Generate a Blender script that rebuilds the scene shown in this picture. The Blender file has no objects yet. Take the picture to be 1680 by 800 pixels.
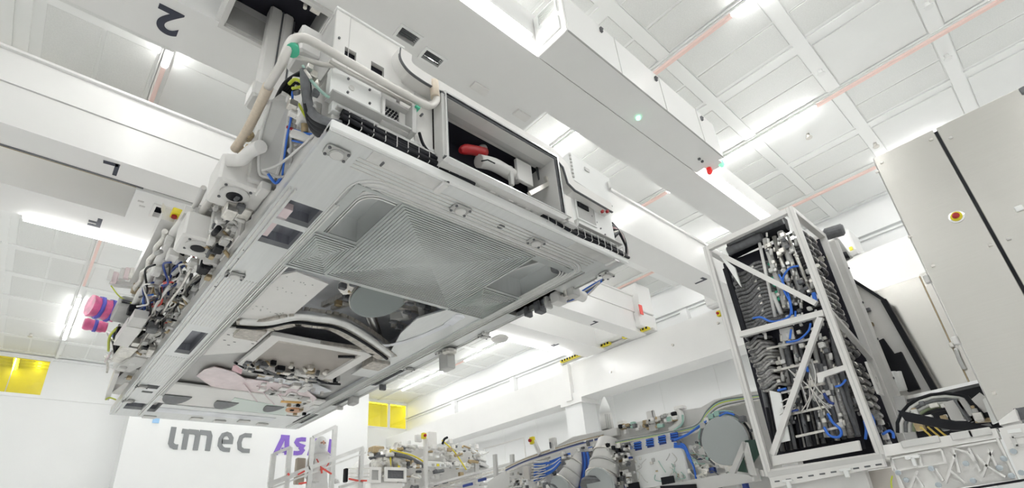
import bpy, math, random
from mathutils import Vector, Matrix
from math import sin, cos, pi, sqrt

# ---------------------------------------------------------------- camera
# world: x runs along the crane bridges, y along the crane runways, z up; camera at the origin, floor 1.6 m below
F, PX, PY = 866.45, 826.1, 484.9
RM = Matrix(((0.74757671, -0.66008413, -0.07360705),
             (0.23653687, 0.3681574, -0.89917208),
             (0.62062821, 0.65478933, 0.43136013)))
sc = bpy.context.scene
cam = bpy.data.objects.new('camera', bpy.data.cameras.new('camera'))
sc.collection.objects.link(cam)
rot = Matrix((RM[0], -RM[1], -RM[2])).transposed()
cam.matrix_world = rot.to_4x4()
cam.data.sensor_width = 36
cam.data.lens = 36 * F / 1680
cam.data.shift_x = (840 - PX) / 1680
cam.data.shift_y = (PY - 400) / 1680
cam.data.clip_start = 0.05
cam.data.clip_end = 200
sc.camera = cam
# ---------------------------------------------------------------- world, exposure
w = bpy.data.worlds.new('world'); sc.world = w; w.use_nodes = True
w.node_tree.nodes['Background'].inputs[0].default_value = (0.95, 0.97, 1.0, 1)
w.node_tree.nodes['Background'].inputs[1].default_value = 1.0
sc.view_settings.view_transform = 'Standard'
sc.view_settings.look = 'None'
sc.view_settings.gamma = 1
sc.view_settings.use_curve_mapping = False
sc.view_settings.exposure = 0.5
TUBE = 26.0          # strength of the ceiling tubes
sc.cycles.max_bounces = 10
sc.cycles.diffuse_bounces = 7
sc.cycles.glossy_bounces = 5
sc.cycles.sample_clamp_indirect = 8

def P(px, py, ax, v):
    """point of the real plane ax=v met by the ray measured at photograph pixel px,py"""
    d = RM.transposed() @ Vector((px - PX, py - PY, F))
    return d * (v / d['xyz'.index(ax)])

# ---------------------------------------------------------------- materials
MATS = {}
def mat(name, col, rough=.5, metal=0, noise=0, scale=8, stretch=None, bump=0, emit=0, alpha=None, spec=None):
    if name in MATS: return MATS[name]
    m = bpy.data.materials.new(name); m.use_nodes = True
    nt = m.node_tree; b = nt.nodes['Principled BSDF']
    b.inputs['Base Color'].default_value = (*col, 1)
    b.inputs['Roughness'].default_value = rough
    b.inputs['Metallic'].default_value = metal
    if spec is not None: b.inputs['Specular IOR Level'].default_value = spec
    if noise or bump:
        tc = nt.nodes.new('ShaderNodeTexCoord'); mp = nt.nodes.new('ShaderNodeMapping')
        if stretch: mp.inputs['Scale'].default_value = stretch
        no = nt.nodes.new('ShaderNodeTexNoise'); no.inputs['Scale'].default_value = scale; no.inputs['Detail'].default_value = 4
        nt.links.new(tc.outputs['Object'], mp.inputs[0]); nt.links.new(mp.outputs[0], no.inputs['Vector'])
        if noise:
            cr = nt.nodes.new('ShaderNodeValToRGB')
            cr.color_ramp.elements[0].position = .3; cr.color_ramp.elements[1].position = .7
            cr.color_ramp.elements[0].color = (*[c * (1 - noise) for c in col], 1)
            cr.color_ramp.elements[1].color = (*[min(1, c * (1 + noise)) for c in col], 1)
            nt.links.new(no.outputs[0], cr.inputs[0]); nt.links.new(cr.outputs[0], b.inputs['Base Color'])
        if bump:
            bp = nt.nodes.new('ShaderNodeBump'); bp.inputs['Strength'].default_value = bump; bp.inputs['Distance'].default_value = .01
            nt.links.new(no.outputs[0], bp.inputs['Height']); nt.links.new(bp.outputs[0], b.inputs['Normal'])
    if emit:
        b.inputs['Emission Color'].default_value = (*col, 1); b.inputs['Emission Strength'].default_value = emit
    if alpha is not None:
        b.inputs['Transmission Weight'].default_value = alpha
    MATS[name] = m
    return m
WHITE = mat('white_paint', (.86, .87, .86), .35, noise=.01, scale=3)
WALL = mat('wall_panel_paint', (.86, .87, .87), .45, noise=.01, scale=1)
CRANE = mat('crane_paint', (.85, .85, .84), .3, noise=.01, scale=2)
CEIL = mat('ceiling_paint', (.89, .90, .89), .5)
PANEL = mat('filter_panel', (.79, .80, .785), .6, noise=.04, scale=60)
PANEL2 = mat('blank_panel', (.84, .85, .84), .5, noise=.01, scale=3)
FLOOR = mat('floor_vinyl', (.87, .87, .865), .35, noise=.03, scale=2)
OFFW = mat('offwhite_enamel', (.80, .79, .77), .35, noise=.02, scale=5)
GREYP = mat('grey_enamel', (.50, .50, .49), .4, noise=.05, scale=5)
LGREY = mat('light_grey_enamel', (.66, .655, .64), .4, noise=.03, scale=6)
DGREY = mat('dark_grey', (.13, .135, .145), .45, noise=.2, scale=20)
BLACK = mat('black_plastic', (.010, .011, .015), .5, spec=.25)
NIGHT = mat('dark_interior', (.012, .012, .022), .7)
ALU = mat('aluminium', (.74, .74, .73), .32, 1, noise=.05, scale=12)
MILL = mat('milled_aluminium', (.72, .735, .735), .34, .8, noise=.03, scale=5, stretch=(6, .4, 1), bump=.05)
MILL2 = mat('ribbed_aluminium', (.52, .545, .54), .33, .85, noise=.10, scale=3, bump=.05)
CAVITY = mat('cavity_sheet_metal', (.74, .76, .80), .3, .15, noise=.15, scale=2.5, bump=.3)
POCKET = mat('pocket_metal', (.30, .31, .35), .35, .5, noise=.2, scale=3, stretch=(8, 1, 1))
STEEL = mat('brushed_steel', (.64, .625, .59), .2, .95, noise=.015, scale=3, stretch=(.5, .5, 40), bump=.015)
CHROME = mat('bright_metal', (.85, .85, .85), .15, 1)
FOIL = mat('insulation_foil', (.50, .47, .43), .4, .6, noise=.25, scale=18, bump=.6)
BRONZE = mat('bronze_fitting', (.42, .33, .2), .4, .7, noise=.15, scale=30)
COPPER = mat('copper_part', (.55, .3, .16), .35, .7, noise=.2, scale=20)
AMBER = mat('amber_part', (.75, .45, .12), .4, .3)
BEIGE = mat('beige_hose', (.72, .62, .50), .5, noise=.06, scale=40)
PIPE = mat('pale_pipe', (.68, .66, .63), .3, .3, noise=.03)
BLUE = mat('blue_cable', (.03, .15, .62), .35)
NAVY = mat('navy_cable', (.02, .05, .25), .4)
YG = mat('yellow_green_cable', (.55, .62, .05), .4)
GREEN = mat('green_tape', (.06, .45, .28), .4)
TEAL = mat('pale_green_hose', (.35, .55, .48), .4)
DKGREEN = mat('dark_green_bracket', (.04, .09, .07), .4)
RED = mat('red_plastic', (.36, .008, .012), .35)
REDT = mat('red_tape', (.85, .12, .1), .5)
SALMON = mat('salmon_strip', (.92, .70, .65), .5)
YEL = mat('yellow_plastic', (.80, .68, .03), .4)
PINK = mat('pink_film', (.85, .16, .36), .3, noise=.25, scale=9, bump=.8)
PALEPINK = mat('pale_pink_film', (.80, .68, .70), .25, noise=.08, scale=5, bump=.8)
BLUETAPE = mat('blue_tape', (.12, .12, .62), .5)
PALEBLUE = mat('pale_blue_tag', (.35, .58, .85), .5)
DISC = mat('grey_cover_disc', (.42, .45, .45), .6)
HOSE = mat('braided_hose', (.15, .15, .155), .4, .3, noise=.5, scale=60, bump=.4)
HOSE2 = mat('grey_hose', (.30, .295, .29), .4, .4, noise=.4, scale=40)
SILV = mat('stainless_fitting', (.72, .70, .66), .28, .9, noise=.15, scale=20)
LOGOG = mat('grey_lettering', (.24, .25, .26), .5)
LOGOP = mat('purple_lettering', (.22, .12, .52), .5)
INK = mat('navy_print', (.03, .035, .06), .5)
SUIT = mat('white_coverall', (.92, .92, .92), .7, noise=.02, scale=8)
SKIN = mat('skin', (.72, .42, .32), .5)
MIRROR = mat('inspection_glass', (.25, .28, .28), .15)
AMBG = mat('amber_glass', (.80, .64, .04), .15, emit=.28)
AMBR = mat('amber_room', (.55, .42, .03), .5, noise=.1, scale=2)
LAMP = mat('tube_light', (1, .99, .97), .5, emit=TUBE)
LAMPY = mat('gallery_tube', (1, 1, .97), .5, emit=9)
LEDG = mat('green_lamp', (.25, 1, .55), .4, emit=2.2)
LEDR = mat('red_beacon', (.80, .04, .04), .3, emit=.25)

# ---------------------------------------------------------------- mesh builder
class MB:
    def __init__(s): s.v = []; s.f = []; s.s = []
    def add(s, vs, fs, smooth=False):
        n = len(s.v); s.v += [tuple(v) for v in vs]
        s.f += [tuple(i + n for i in f) for f in fs]; s.s += [smooth] * len(fs); return s
    def box(s, x0, y0, z0, x1, y1, z1):
        if x0 > x1: x0, x1 = x1, x0
        if y0 > y1: y0, y1 = y1, y0
        if z0 > z1: z0, z1 = z1, z0
        v = [(x0,y0,z0),(x1,y0,z0),(x1,y1,z0),(x0,y1,z0),(x0,y0,z1),(x1,y0,z1),(x1,y1,z1),(x0,y1,z1)]
        return s.add(v, [(3,2,1,0),(4,5,6,7),(0,1,5,4),(1,2,6,5),(2,3,7,6),(3,0,4,7)])
    def bbox(s, x0, y0, z0, x1, y1, z1, c=.01):
        """chamfered box: octagonal section in each view"""
        if x0 > x1: x0, x1 = x1, x0
        if y0 > y1: y0, y1 = y1, y0
        if z0 > z1: z0, z1 = z1, z0
        vs = []
        for zz, i in ((z0, c), (z0 + c, 0), (z1 - c, 0), (z1, c)):
            a, b, d, e = x0 + i, x1 - i, y0 + i, y1 - i
            vs += [(a + c, d, zz), (b - c, d, zz), (b, d + c, zz), (b, e - c, zz), (b - c, e, zz), (a + c, e, zz), (a, e - c, zz), (a, d + c, zz)]
        fs = [tuple(range(7, -1, -1)), tuple(range(24, 32))]
        for k in range(3):
            for j in range(8):
                fs.append((k*8+j, k*8+(j+1) % 8, k*8+8+(j+1) % 8, k*8+8+j))
        return s.add(vs, fs)
    def bar(s, a, b, w, h, up=(0, 0, 1)):
        """rectangular bar from a to b, w wide (side), h along up"""
        a = Vector(a); b = Vector(b); d = (b - a).normalized(); u = Vector(up)
        if abs(d.dot(u)) > .98: u = Vector((0, 1, 0))
        sd = d.cross(u).normalized(); u = sd.cross(d).normalized()
        v = []
        for p in (a, b):
            for i, j in ((-1, -1), (1, -1), (1, 1), (-1, 1)): v.append(p + sd * (i * w / 2) + u * (j * h / 2))
        return s.add(v, [(0,1,2,3),(7,6,5,4),(0,4,5,1),(1,5,6,2),(2,6,7,3),(3,7,4,0)])
    def tube(s, pts, r, n=8, cap=True):
        pts = [Vector(p) for p in pts]; vs = []; u = None
        rs = r if isinstance(r, (list, tuple)) else [r] * len(pts)
        for i, p in enumerate(pts):
            d = (pts[min(i + 1, len(pts) - 1)] - pts[max(i - 1, 0)])
            d = d.normalized() if d.length > 1e-9 else Vector((0, 0, 1))
            if u is None:
                u = Vector((0, 0, 1)) if abs(d.z) < .9 else Vector((1, 0, 0))
            u = (u - d * u.dot(d)); u = u.normalized() if u.length > 1e-6 else Vector((1, 0, 0)); q = d.cross(u)
            for k in range(n):
                a = 2 * pi * k / n; vs.append(p + (u * cos(a) + q * sin(a)) * rs[i])
        fs = []
        m = len(pts)
        for i in range(m - 1):
            for k in range(n): fs.append((i*n+k, i*n+(k+1) % n, (i+1)*n+(k+1) % n, (i+1)*n+k))
        s.add(vs, fs, True)
        if cap:
            o = len(s.v) - len(vs)
            s.f += [tuple(o + k for k in range(n - 1, -1, -1)), tuple(o + (m-1)*n + k for k in range(n))]; s.s += [False, False]
        return s
    def cyl(s, a, b, r, n=16): return s.tube([a, b], r, n)
    def lathe(s, c, axis, prof, n=20):
        """prof: list of (distance along axis, radius)"""
        ax = Vector(axis).normalized(); c = Vector(c)
        return s.tube2([(c + ax * t, r) for t, r in prof], ax, n)
    def tube2(s, pr, ax, n):
        u = Vector((0, 0, 1)) if abs(ax.z) < .9 else Vector((1, 0, 0))
        u = (u - ax * u.dot(ax)).normalized(); q = ax.cross(u); vs = []; fs = []
        for p, r in pr:
            for k in range(n):
                a = 2 * pi * k / n; vs.append(p + (u * cos(a) + q * sin(a)) * r)
        m = len(pr)
        for i in range(m - 1):
            for k in range(n): fs.append((i*n+k, i*n+(k+1) % n, (i+1)*n+(k+1) % n, (i+1)*n+k))
        fs += [tuple(range(n - 1, -1, -1)), tuple((m-1)*n + k for k in range(n))]
        return s.add(vs, fs, False)
    def ball(s, c, r, n=12, sc3=(1, 1, 1)):
        c = Vector(c); vs = []; fs = []; m = n // 2
        for i in range(m + 1):
            t = pi * i / m
            for k in range(n):
                a = 2 * pi * k / n
                vs.append(c + Vector((sin(t) * cos(a) * sc3[0], sin(t) * sin(a) * sc3[1], cos(t) * sc3[2])) * r)
        for i in range(m):
            for k in range(n): fs.append((i*n+k, (i+1)*n+k, (i+1)*n+(k+1) % n, i*n+(k+1) % n))
        return s.add(vs, fs, True)
    def prism(s, poly, d):
        """closed polygon (3D points) pushed along vector d"""
        n = len(poly); d = Vector(d); v = [Vector(p) for p in poly]; v += [p + d for p in v]
        return s.add(v, [tuple(range(n)), tuple(range(2*n-1, n-1, -1))] + [(i, i+n, (i+1) % n + n, (i+1) % n) for i in range(n)])
    def frame(s, ax, v0, v1, a0, a1, b0, b1, t):
        """rectangular ring: opening in plane ax; (a,b) the two other axes in order"""
        for (p0, p1, q0, q1) in ((a0, a1, b0, b0 + t), (a0, a1, b1 - t, b1), (a0, a0 + t, b0 + t, b1 - t), (a1 - t, a1, b0 + t, b1 - t)):
            s.abox(ax, v0, v1, p0, p1, q0, q1)
        return s
    def abox(s, ax, v0, v1, a0, a1, b0, b1):
        if ax == 'x': return s.box(v0, a0, b0, v1, a1, b1)
        if ax == 'y': return s.box(a0, v0, b0, a1, v1, b1)
        return s.box(a0, b0, v0, a1, b1, v1)
    def mesh(s, name, m):
        me = bpy.data.meshes.new(name); me.from_pydata(s.v, [], s.f)
        me.polygons.foreach_set('use_smooth', s.s)
        if m: me.materials.append(m)
        me.update()
        import bmesh
        bm = bmesh.new(); bm.from_mesh(me); bmesh.ops.recalc_face_normals(bm, faces=bm.faces); bm.to_mesh(me); bm.free()
        return me
COL = sc.collection
def obj(name, mb, m, parent=None, label=None):
    o = bpy.data.objects.new(name, mb if isinstance(mb, bpy.types.Mesh) else mb.mesh(name, m))
    COL.objects.link(o)
    if parent:
        o.parent = parent
        if parent.parent is None: o.matrix_parent_inverse = Matrix.Translation(parent.location).inverted()
    if label: o['label'] = label
    return o
def tag(o, label, cat, group=None):
    o['label'] = label; o['category'] = cat
    if group: o['group'] = group
    return o
def thing(name, label, cat, loc, group=None):
    o = bpy.data.objects.new(name, None); COL.objects.link(o); o.location = loc; o.empty_display_size = .1
    return tag(o, label, cat, group)
def struct(name, mb, m, parent=None):
    o = obj(name, mb, m, parent); o['kind'] = 'structure'; return o
def stuff(o): o['kind'] = 'stuff'; return o
def text_mesh(txt, size, depth, m, offset=0):
    c = bpy.data.curves.new('t', 'FONT'); c.body = txt; c.size = size; c.extrude = depth / 2; c.offset = offset
    c.align_x = 'CENTER'; c.align_y = 'CENTER'
    o = bpy.data.objects.new('t', c); COL.objects.link(o)
    me = bpy.data.meshes.new_from_object(o.evaluated_get(bpy.context.evaluated_depsgraph_get()))
    bpy.data.objects.remove(o); me.materials.clear(); me.materials.append(m); return me
def plate(xs, ys, holes, z0, z1):
    """flat plate with rectangular holes, made of grid cells, walls only where a cell meets a hole or the rim"""
    X = sorted(set(xs + [h[0] for h in holes] + [h[1] for h in holes])); Y = sorted(set(ys + [h[2] for h in holes] + [h[3] for h in holes]))
    def solid(i, j):
        if i < 0 or j < 0 or i >= len(X) - 1 or j >= len(Y) - 1: return False
        cx, cy = (X[i] + X[i+1]) / 2, (Y[j] + Y[j+1]) / 2
        return not any(h[0] < cx < h[1] and h[2] < cy < h[3] for h in holes)
    mb = MB()
    for i in range(len(X) - 1):
        for j in range(len(Y) - 1):
            if not solid(i, j): continue
            x0, x1, y0, y1 = X[i], X[i+1], Y[j], Y[j+1]
            mb.add([(x0,y0,z0),(x1,y0,z0),(x1,y1,z0),(x0,y1,z0),(x0,y0,z1),(x1,y0,z1),(x1,y1,z1),(x0,y1,z1)],
                   [(3,2,1,0),(4,5,6,7)] + ([(0,1,5,4)] if not solid(i, j-1) else []) + ([(1,2,6,5)] if not solid(i+1, j) else []) +
                   ([(2,3,7,6)] if not solid(i, j+1) else []) + ([(3,0,4,7)] if not solid(i-1, j) else []))
    return mb
def arc(pts, n=6):
    """Catmull-Rom smoothing"""
    pts = [Vector(p) for p in pts]; out = []
    for i in range(len(pts) - 1):
        p0 = pts[max(i-1, 0)]; p1 = pts[i]; p2 = pts[i+1]; p3 = pts[min(i+2, len(pts)-1)]
        for k in range(n):
            t = k / n
            out.append(.5 * ((2*p1) + (p2-p0)*t + (2*p0-5*p1+4*p2-p3)*t*t + (3*p1-p0-3*p2+p3)*t**3))
    out.append(pts[-1]); return out

H = 7.0           # ceiling
FZ = -1.6         # floor
XR, YF = 14.2, 22.7
XL, YB = -6.0, -6.0
# ================================================================ SETTING
struct('floor', MB().box(XL, YB, FZ - .1, XR + .2, YF + 4, FZ), FLOOR)
ceil = struct('ceiling', MB().box(XL, YB, H + .02, XR + .2, YF + .12, H + .15), CEIL)
struct('wall_left', MB().box(XL - .1, YB, FZ, XL, YF, H), WALL)
struct('wall_back', MB().box(XL, YB - .1, FZ, XR, YB, H), WALL)
wr = struct('wall_right', MB().box(XR, YB, FZ, XR + .1, YF, H), WALL)
# far wall with two openings for the amber windows
WX = [(-1.6, .17), (11.98, 13.12), (13.22, 14.15)]
WZ = (5.66, 6.85)
fw = struct('wall_far', MB().box(XL, YF, FZ, XR, YF + .12, 5.66).box(XL, YF, 6.88, XR, YF + .12, H)
            .box(XL, YF, 5.66, -1.9, YF + .12, 6.88).box(.20, YF, 5.66, 11.95, YF + .12, 6.88).box(14.17, YF, 5.66, XR, YF + .12, 6.88), WALL)
# lettered wall panel that stands proud of the far wall
struct('wall_front_panel', MB().box(2.62, 21.8, FZ, 11.6, YF, H), WALL)
# ceiling: cross bars, pitch 1.54 in y, strips every 3.08 in x
SX = [.30 + 3.08 * k for k in range(-2, 5)]
cb = MB(); 
bars_y = [.93 + 1.54 * k for k in range(-4, 15)]
me_bar = MB().box(XL, -.10, H - .012, XR, .10, H + .02).mesh('cross_bar', CEIL)
for y in bars_y:
    o = obj('cross_bar', me_bar, None, ceil); o.location = (0, y, 0)
me_sub = MB().bbox(0, 0, H + .004, .61, 1.30, H + .03, .004).mesh('filter_panel', PANEL)
me_bl = MB().bbox(0, 0, H - .006, 1.27, 1.30, H + .03, .004).mesh('blank_panel', PANEL2)
me_strip = MB().box(-.055, YB, H - .05, .03, YF, H + .02).box(-.085, YB, H - .03, -.07, YF, H + .01).mesh('lighting_channel', CEIL)
me_mid = MB().box(-.05, YB, H - .008, .05, YF, H + .02).mesh('cross_bar', CEIL)
rnd = random.Random(5)
blank = {(9.54, 1, 3), (9.54, 0, 2), (12.62, 0, 2), (12.62, 1, 3), (.3, 1, 8), (.3, 1, 7), (9.54, 1, 5), (12.62, 0, 5), (9.54, 0, 5)}
for X in SX:
    o = obj('lighting_channel', me_strip, None, ceil); o.location = (X, 0, 0)
    o = obj('long_bar', me_mid, None, ceil); o.location = (X + 1.49, 0, 0)
    for j, y in enumerate(bars_y[:-1]):
        if y > YF - 1: continue
        for side in (0, 1):
            x0 = X - 1.40 if side == 0 else X + .09
            if x0 + 1.3 > XR or x0 < XL or (x0 < -3 and y < 4) : continue
            key = (round(X, 2), side, j - 1)
            isb = key in blank or (key not in {(9.54, 1, 2), (9.54, 0, 3), (6.46, 1, 3), (6.46, 0, 4), (9.54, 0, 4), (12.62, 0, 4), (12.62, 0, 3), (.3, 0, 7), (.3, 0, 13)} and (x0 < 2 or y > 3 or y < -.5) and rnd.random() < .42)
            if isb:
                o = obj('blank_panel', me_bl, None, ceil); o.location = (x0, y + .12, 0)
            else:
                for q in (0, .66):
                    o = obj('filter_panel', me_sub, None, ceil); o.location = (x0 + q, y + .12, 0)
# light strips: lit tubes and unlit salmon strips
LIT = {0: [(-5, -2), (2, 5), (8, 11), (14, 17)], 1: [(-5, -2), (1, 4.4), (8, 11), (14, 17)],
       2: [(-4, 0), (4.3, 7.33), (10, 13), (16.9, 20.4)], 3: [(-4, -.5), (2.5, 5), (8.5, 11.5), (14.6, 17.6), (19.6, 22)],
       4: [(-4.8, 1.38), (3.6, 6.3), (9, 12), (15, 18), (20, 22.2)], 5: [(-5.2, -2.1), (1.28, 4.47), (7.4, 10.4), (13.5, 16.5), (19, 22)],
       6: [(-4, -1.9), (-.2, 1.15), (4.0, 6.42), (8.7, 11.5), (13, 15.9), (17.4, 20.6)]}
REDS = {2: [(7.33, 10), (13, 16)], 3: [(5, 7.5)], 4: [(1.38, 3.6)], 5: [(-2.1, 1.28), (4.47, 6.9)], 6: [(1.15, 4.0), (6.42, 8.7), (15.9, 17.2)]}
rown = ['far left row', 'second row from the left', 'row over the left flank of the module', 'row over the module',
        'row above the long crane cabinet', 'row over the pipe rack', 'row beside the right wall']
for k, X in enumerate(SX):
    for n_, (a, b) in enumerate(LIT[k]):
        pos = ['behind the camera', 'nearest lit one', 'second lit one', 'third lit one', 'farthest lit one', 'last lit one'][n_]
        t = thing('ceiling_light', 'white ceiling tube light, %s, %s' % (rown[k], pos), 'ceiling light', (X, a, H - .05), 'ceiling tube lights')
        obj('housing', MB().box(X - .05, a, H - .075, X + .05, b, H - .05), WHITE, t)
        obj('tube', MB().box(X - .035, a + .03, H - .11, X + .035, b - .03, H - .075), LAMP, t)
    for n_, (a, b) in enumerate(REDS.get(k, [])):
        o = obj('light_strip_cover', MB().box(X - .03, a, H - .10, X + .03, b, H - .05), SALMON)
        tag(o, 'unlit salmon ceiling strip, %s, %s' % (rown[k], ['nearest', 'second', 'farthest'][n_]), 'light strip', 'salmon ceiling strips')
# ceiling details
for q, (px, py) in enumerate([(1345, 115), (1325, 220), (1520, 5), (1435, 235), (1552, 90), (51, 547)]):
    p = P(px, py, 'z', H - .05)
    o = obj('sprinkler', MB().cyl(p, p + Vector((0, 0, -.08)), .035, 10).cyl(p + Vector((0, 0, -.08)), p + Vector((0, 0, -.1)), .06, 10), SILV if q % 2 else WHITE)
    tag(o, ['small sprinkler on the ceiling bar above the pipe rack', 'round detector on the blank ceiling panel left of the steel cabinet', 'white detector at the top right edge of the ceiling',
            'sprinkler near the top left corner of the steel cabinet', 'faint sprinkler on the ceiling bar above the steel cabinet', 'tiny sprinkler on the ceiling above the left amber window'][q], 'sprinkler')
# trims on right wall: cornice double line and upright posts
struct('trim_1', MB().box(XR - .12, YB, 6.18, XR, YF, 6.26).box(XR - .08, YB, 6.08, XR, YF, 6.12), WALL)
struct('trim_2', MB().box(XL, YF - .06, 6.89, 2.6, YF, 6.97).box(XL, YF - .04, 5.58, 2.6, YF, 5.64), WALL)
tm = MB()
for y in (-1, .35, 6.9, 11.5, 14.6, 18.5): tm.box(XR - .2, y, 5.2, XR, y + .22, 6.1)
struct('trim_3', tm, WALL)
sm = MB()
for y in [YB + 1.8 * k for k in range(16)]: sm.box(XR - .012, y, FZ, XR, y + .012, 5.2)
struct('trim_4', sm, PANEL2)
# amber windows and the rooms behind
for i, (a, b) in enumerate(WX):
    wn = struct('window_%d' % (i + 1), MB().frame('y', YF - .03, YF + .1, a - .04, b + .04, 5.64, 6.9, .05), WHITE)
    nx = 1 if i else 2
    for q in range(nx):
        p0 = a + (b - a) * q / nx; p1 = a + (b - a) * (q + 1) / nx
        g = struct('pane', MB().box(p0 + .012, YF + .03, 5.68, p1 - .012, YF + .045, 6.86), None, wn)
am = bpy.data.materials.new('amber_pane'); am.use_nodes = True
nt = am.node_tree; nt.nodes.clear(); out = nt.nodes.new('ShaderNodeOutputMaterial')
tr = nt.nodes.new('ShaderNodeBsdfTransparent'); tr.inputs[0].default_value = (1, .92, .14, 1)
gl = nt.nodes.new('ShaderNodeBsdfGlossy'); gl.inputs['Roughness'].default_value = .04
mx = nt.nodes.new('ShaderNodeMixShader'); mx.inputs[0].default_value = .08
nt.links.new(tr.outputs[0], mx.inputs[1]); nt.links.new(gl.outputs[0], mx.inputs[2]); em = nt.nodes.new('ShaderNodeEmission'); em.inputs[0].default_value = (1, .90, .15, 1); em.inputs[1].default_value = .07  # faint yellow emission added so the panes themselves glow
ad = nt.nodes.new('ShaderNodeAddShader'); nt.links.new(mx.outputs[0], ad.inputs[0]); nt.links.new(em.outputs[0], ad.inputs[1]); nt.links.new(ad.outputs[0], out.inputs[0])
for o in list(COL.objects):
    if o.name.startswith('pane'): o.data.materials.clear(); o.data.materials.append(am)
# rooms behind the glass
for i, (a, b) in enumerate([(-2.4, .6), (11.7, 14.4)]):
    rm = MB().box(a, YF + 3, 4.2, b, YF + 3.1, 8).box(a - .1, YF + .12, 4.2, a, YF + 3, 8).box(b, YF + .12, 4.2, b + .1, YF + 3, 8).box(a, YF + .12, 7.6, b, YF + 3, 7.7).box(a, YF + .12, 4.1, b, YF + 3, 4.2)
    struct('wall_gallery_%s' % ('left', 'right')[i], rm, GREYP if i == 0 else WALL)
rg = thing('gallery_grating', 'dark ceiling grid seen through the amber window at the left', 'grating', (-1, YF + 1.5, 7.4))
for k in range(7): obj('grid_bar', MB().bar((-2.33, YF + .3 + .40 * k, 7.42), (.53, YF + .3 + .40 * k, 7.42), .05, .1), GREYP, rg)
for k in range(6): obj('grid_bar', MB().bar((-2.25 + .5 * k, YF + .2, 7.5), (-2.25 + .5 * k, YF + 2.9, 7.5), .05, .1), GREYP, rg)
for (x, y0, y1, z, l) in ((-.75, YF + .25, YF + 2.9, 7.3, 'tube light behind the left amber window'), (12.3, YF + .4, YF + .5, 7.0, 'lamp behind the right amber windows')):
    t = thing('gallery_light', l, 'ceiling light', (x, y0, z))
    obj('housing', MB().box(x - .08, y0, z, x + .08, y1, z + .06) if x < 0 else MB().box(11.8, y0, z, 14.3, y1 + .1, z + .06), WHITE, t)
    obj('tube', MB().box(x - .05, y0, z - .06, x + .05, y1, z) if x < 0 else MB().box(11.9, y0, z - .06, 14.2, y1, z), LAMPY, t)
    if x < 0: obj('tube', MB().box(x + .6, y0 + 1, z + .1, x + .7, y1, z + .16), LAMPY, t)  # second tube, added only to brighten the left room behind the glass

# ---------------------------------------------------------------- wall lettering
def ribbon(mb, pts, wd, y, dep=.03, xs=1):
    """stroke in the x-z plane with mitred joints"""
    pts = [Vector((p[0], p[1])) for p in pts]; L = []; R = []
    for i, p in enumerate(pts):
        d0 = (p - pts[i-1]).normalized() if i else (pts[1] - p).normalized()
        d1 = (pts[i+1] - p).normalized() if i < len(pts) - 1 else d0
        t = (d0 + d1).normalized(); n = Vector((-t.y, t.x)); k = wd / 2 / max(.5, n.dot(Vector((-d0.y, d0.x))))
        L.append(p + n * k); R.append(p - n * k)
    for i in range(len(pts) - 1):
        q = [L[i], L[i+1], R[i+1], R[i]]
        mb.prism([(a.x, y, a.y) for a in q], (0, -dep, 0))
def tx(px): return P(px, 727, 'y', 21.8).x
ZB, ZT = 4.02, 4.74
im = thing('wall_lettering', 'grey lowercase four-letter company name on the white far wall', 'lettering', (3.9, 21.8, ZB))
def letter(strokes, wd, m, par):
    mb = MB()
    for i_, s_ in enumerate(strokes): ribbon(mb, s_, wd, 21.8, .03 + .004 * i_)
    return obj('letter', mb, m, par)
W_ = .17
x0 = tx(280); letter([[(x0, ZT + .04), (x0, ZB + .20), (x0 + .05, ZB + .12), (x0 + .14, ZB + .08), (x0 + .24, ZB + .08)]], W_, LOGOG, im)
a0, a1, a2 = tx(303), tx(322), tx(342)
letter([[(a0 - .16, ZT - .08), (a0 - .02, ZT - .09), (a0, ZT - .2), (a0, ZB)], [(a0 + .05, ZT - .08), (a1 - .05, ZT - .09), (a1, ZT - .2), (a1, ZB)], [(a1 + .05, ZT - .08), (a2 - .05, ZT - .09), (a2, ZT - .2), (a2, ZB)]], W_, LOGOG, im)
e0, e1 = tx(359), tx(380); ec = (e0 + e1) / 2; er = (e1 - e0) / 2
ez = (ZB + ZT) / 2
letter([[(e0 + .08, ez + .0), (e1 - .04, ez), (e1 - .04, ez + .14), (e1 - .12, ZT - .1), (ec, ZT - .07), (e0 + .1, ZT - .12), (e0 + .04, ez + .1), (e0 + .04, ez - .14), (e0 + .12, ZB + .11), (ec, ZB + .07), (e1 - .03, ZB + .07)]], .15, LOGOG, im)
c0, c1 = tx(390), tx(411)
letter([[(c1, ZT - .07), (c0 + .22, ZT - .07), (c0 + .09, ZT - .15), (c0 + .05, ez), (c0 + .09, ZB + .15), (c0 + .22, ZB + .07), (c1, ZB + .07)]], .15, LOGOG, im)
asn = thing('wall_lettering', 'purple capital-letter company name partly hidden behind the guard rail', 'lettering', (7.5, 21.8, ZB))
A0, A1 = tx(450), tx(476); Am = A0 + (A1 - A0) * .62
letter([[(A0 + .08, ZB), (Am - .04, ZT)], [(Am + .08, ZT), (A1 - .1, ZB)], [(A0 + .3, ZB + .17), (A1 - .2, ZB + .17)], [(Am - .16, ZT - .05), (Am + .18, ZT - .05)]], .18, LOGOP, asn)
S0, S1 = tx(482), tx(501)
letter([[(S1, ZT - .08), (S0 + .30, ZT - .08), (S0 + .14, ZT - .12), (S0 + .10, ZT - .21), (S0 + .18, ez + .05), (S0 + .36, ez), (S1 - .17, ez - .08), (S1 - .10, ZB + .20), (S1 - .16, ZB + .11), (S1 - .30, ZB + .08), (S0 + .02, ZB + .08)]], .165, LOGOP, asn)
M0, M1 = tx(507), tx(531)
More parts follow.
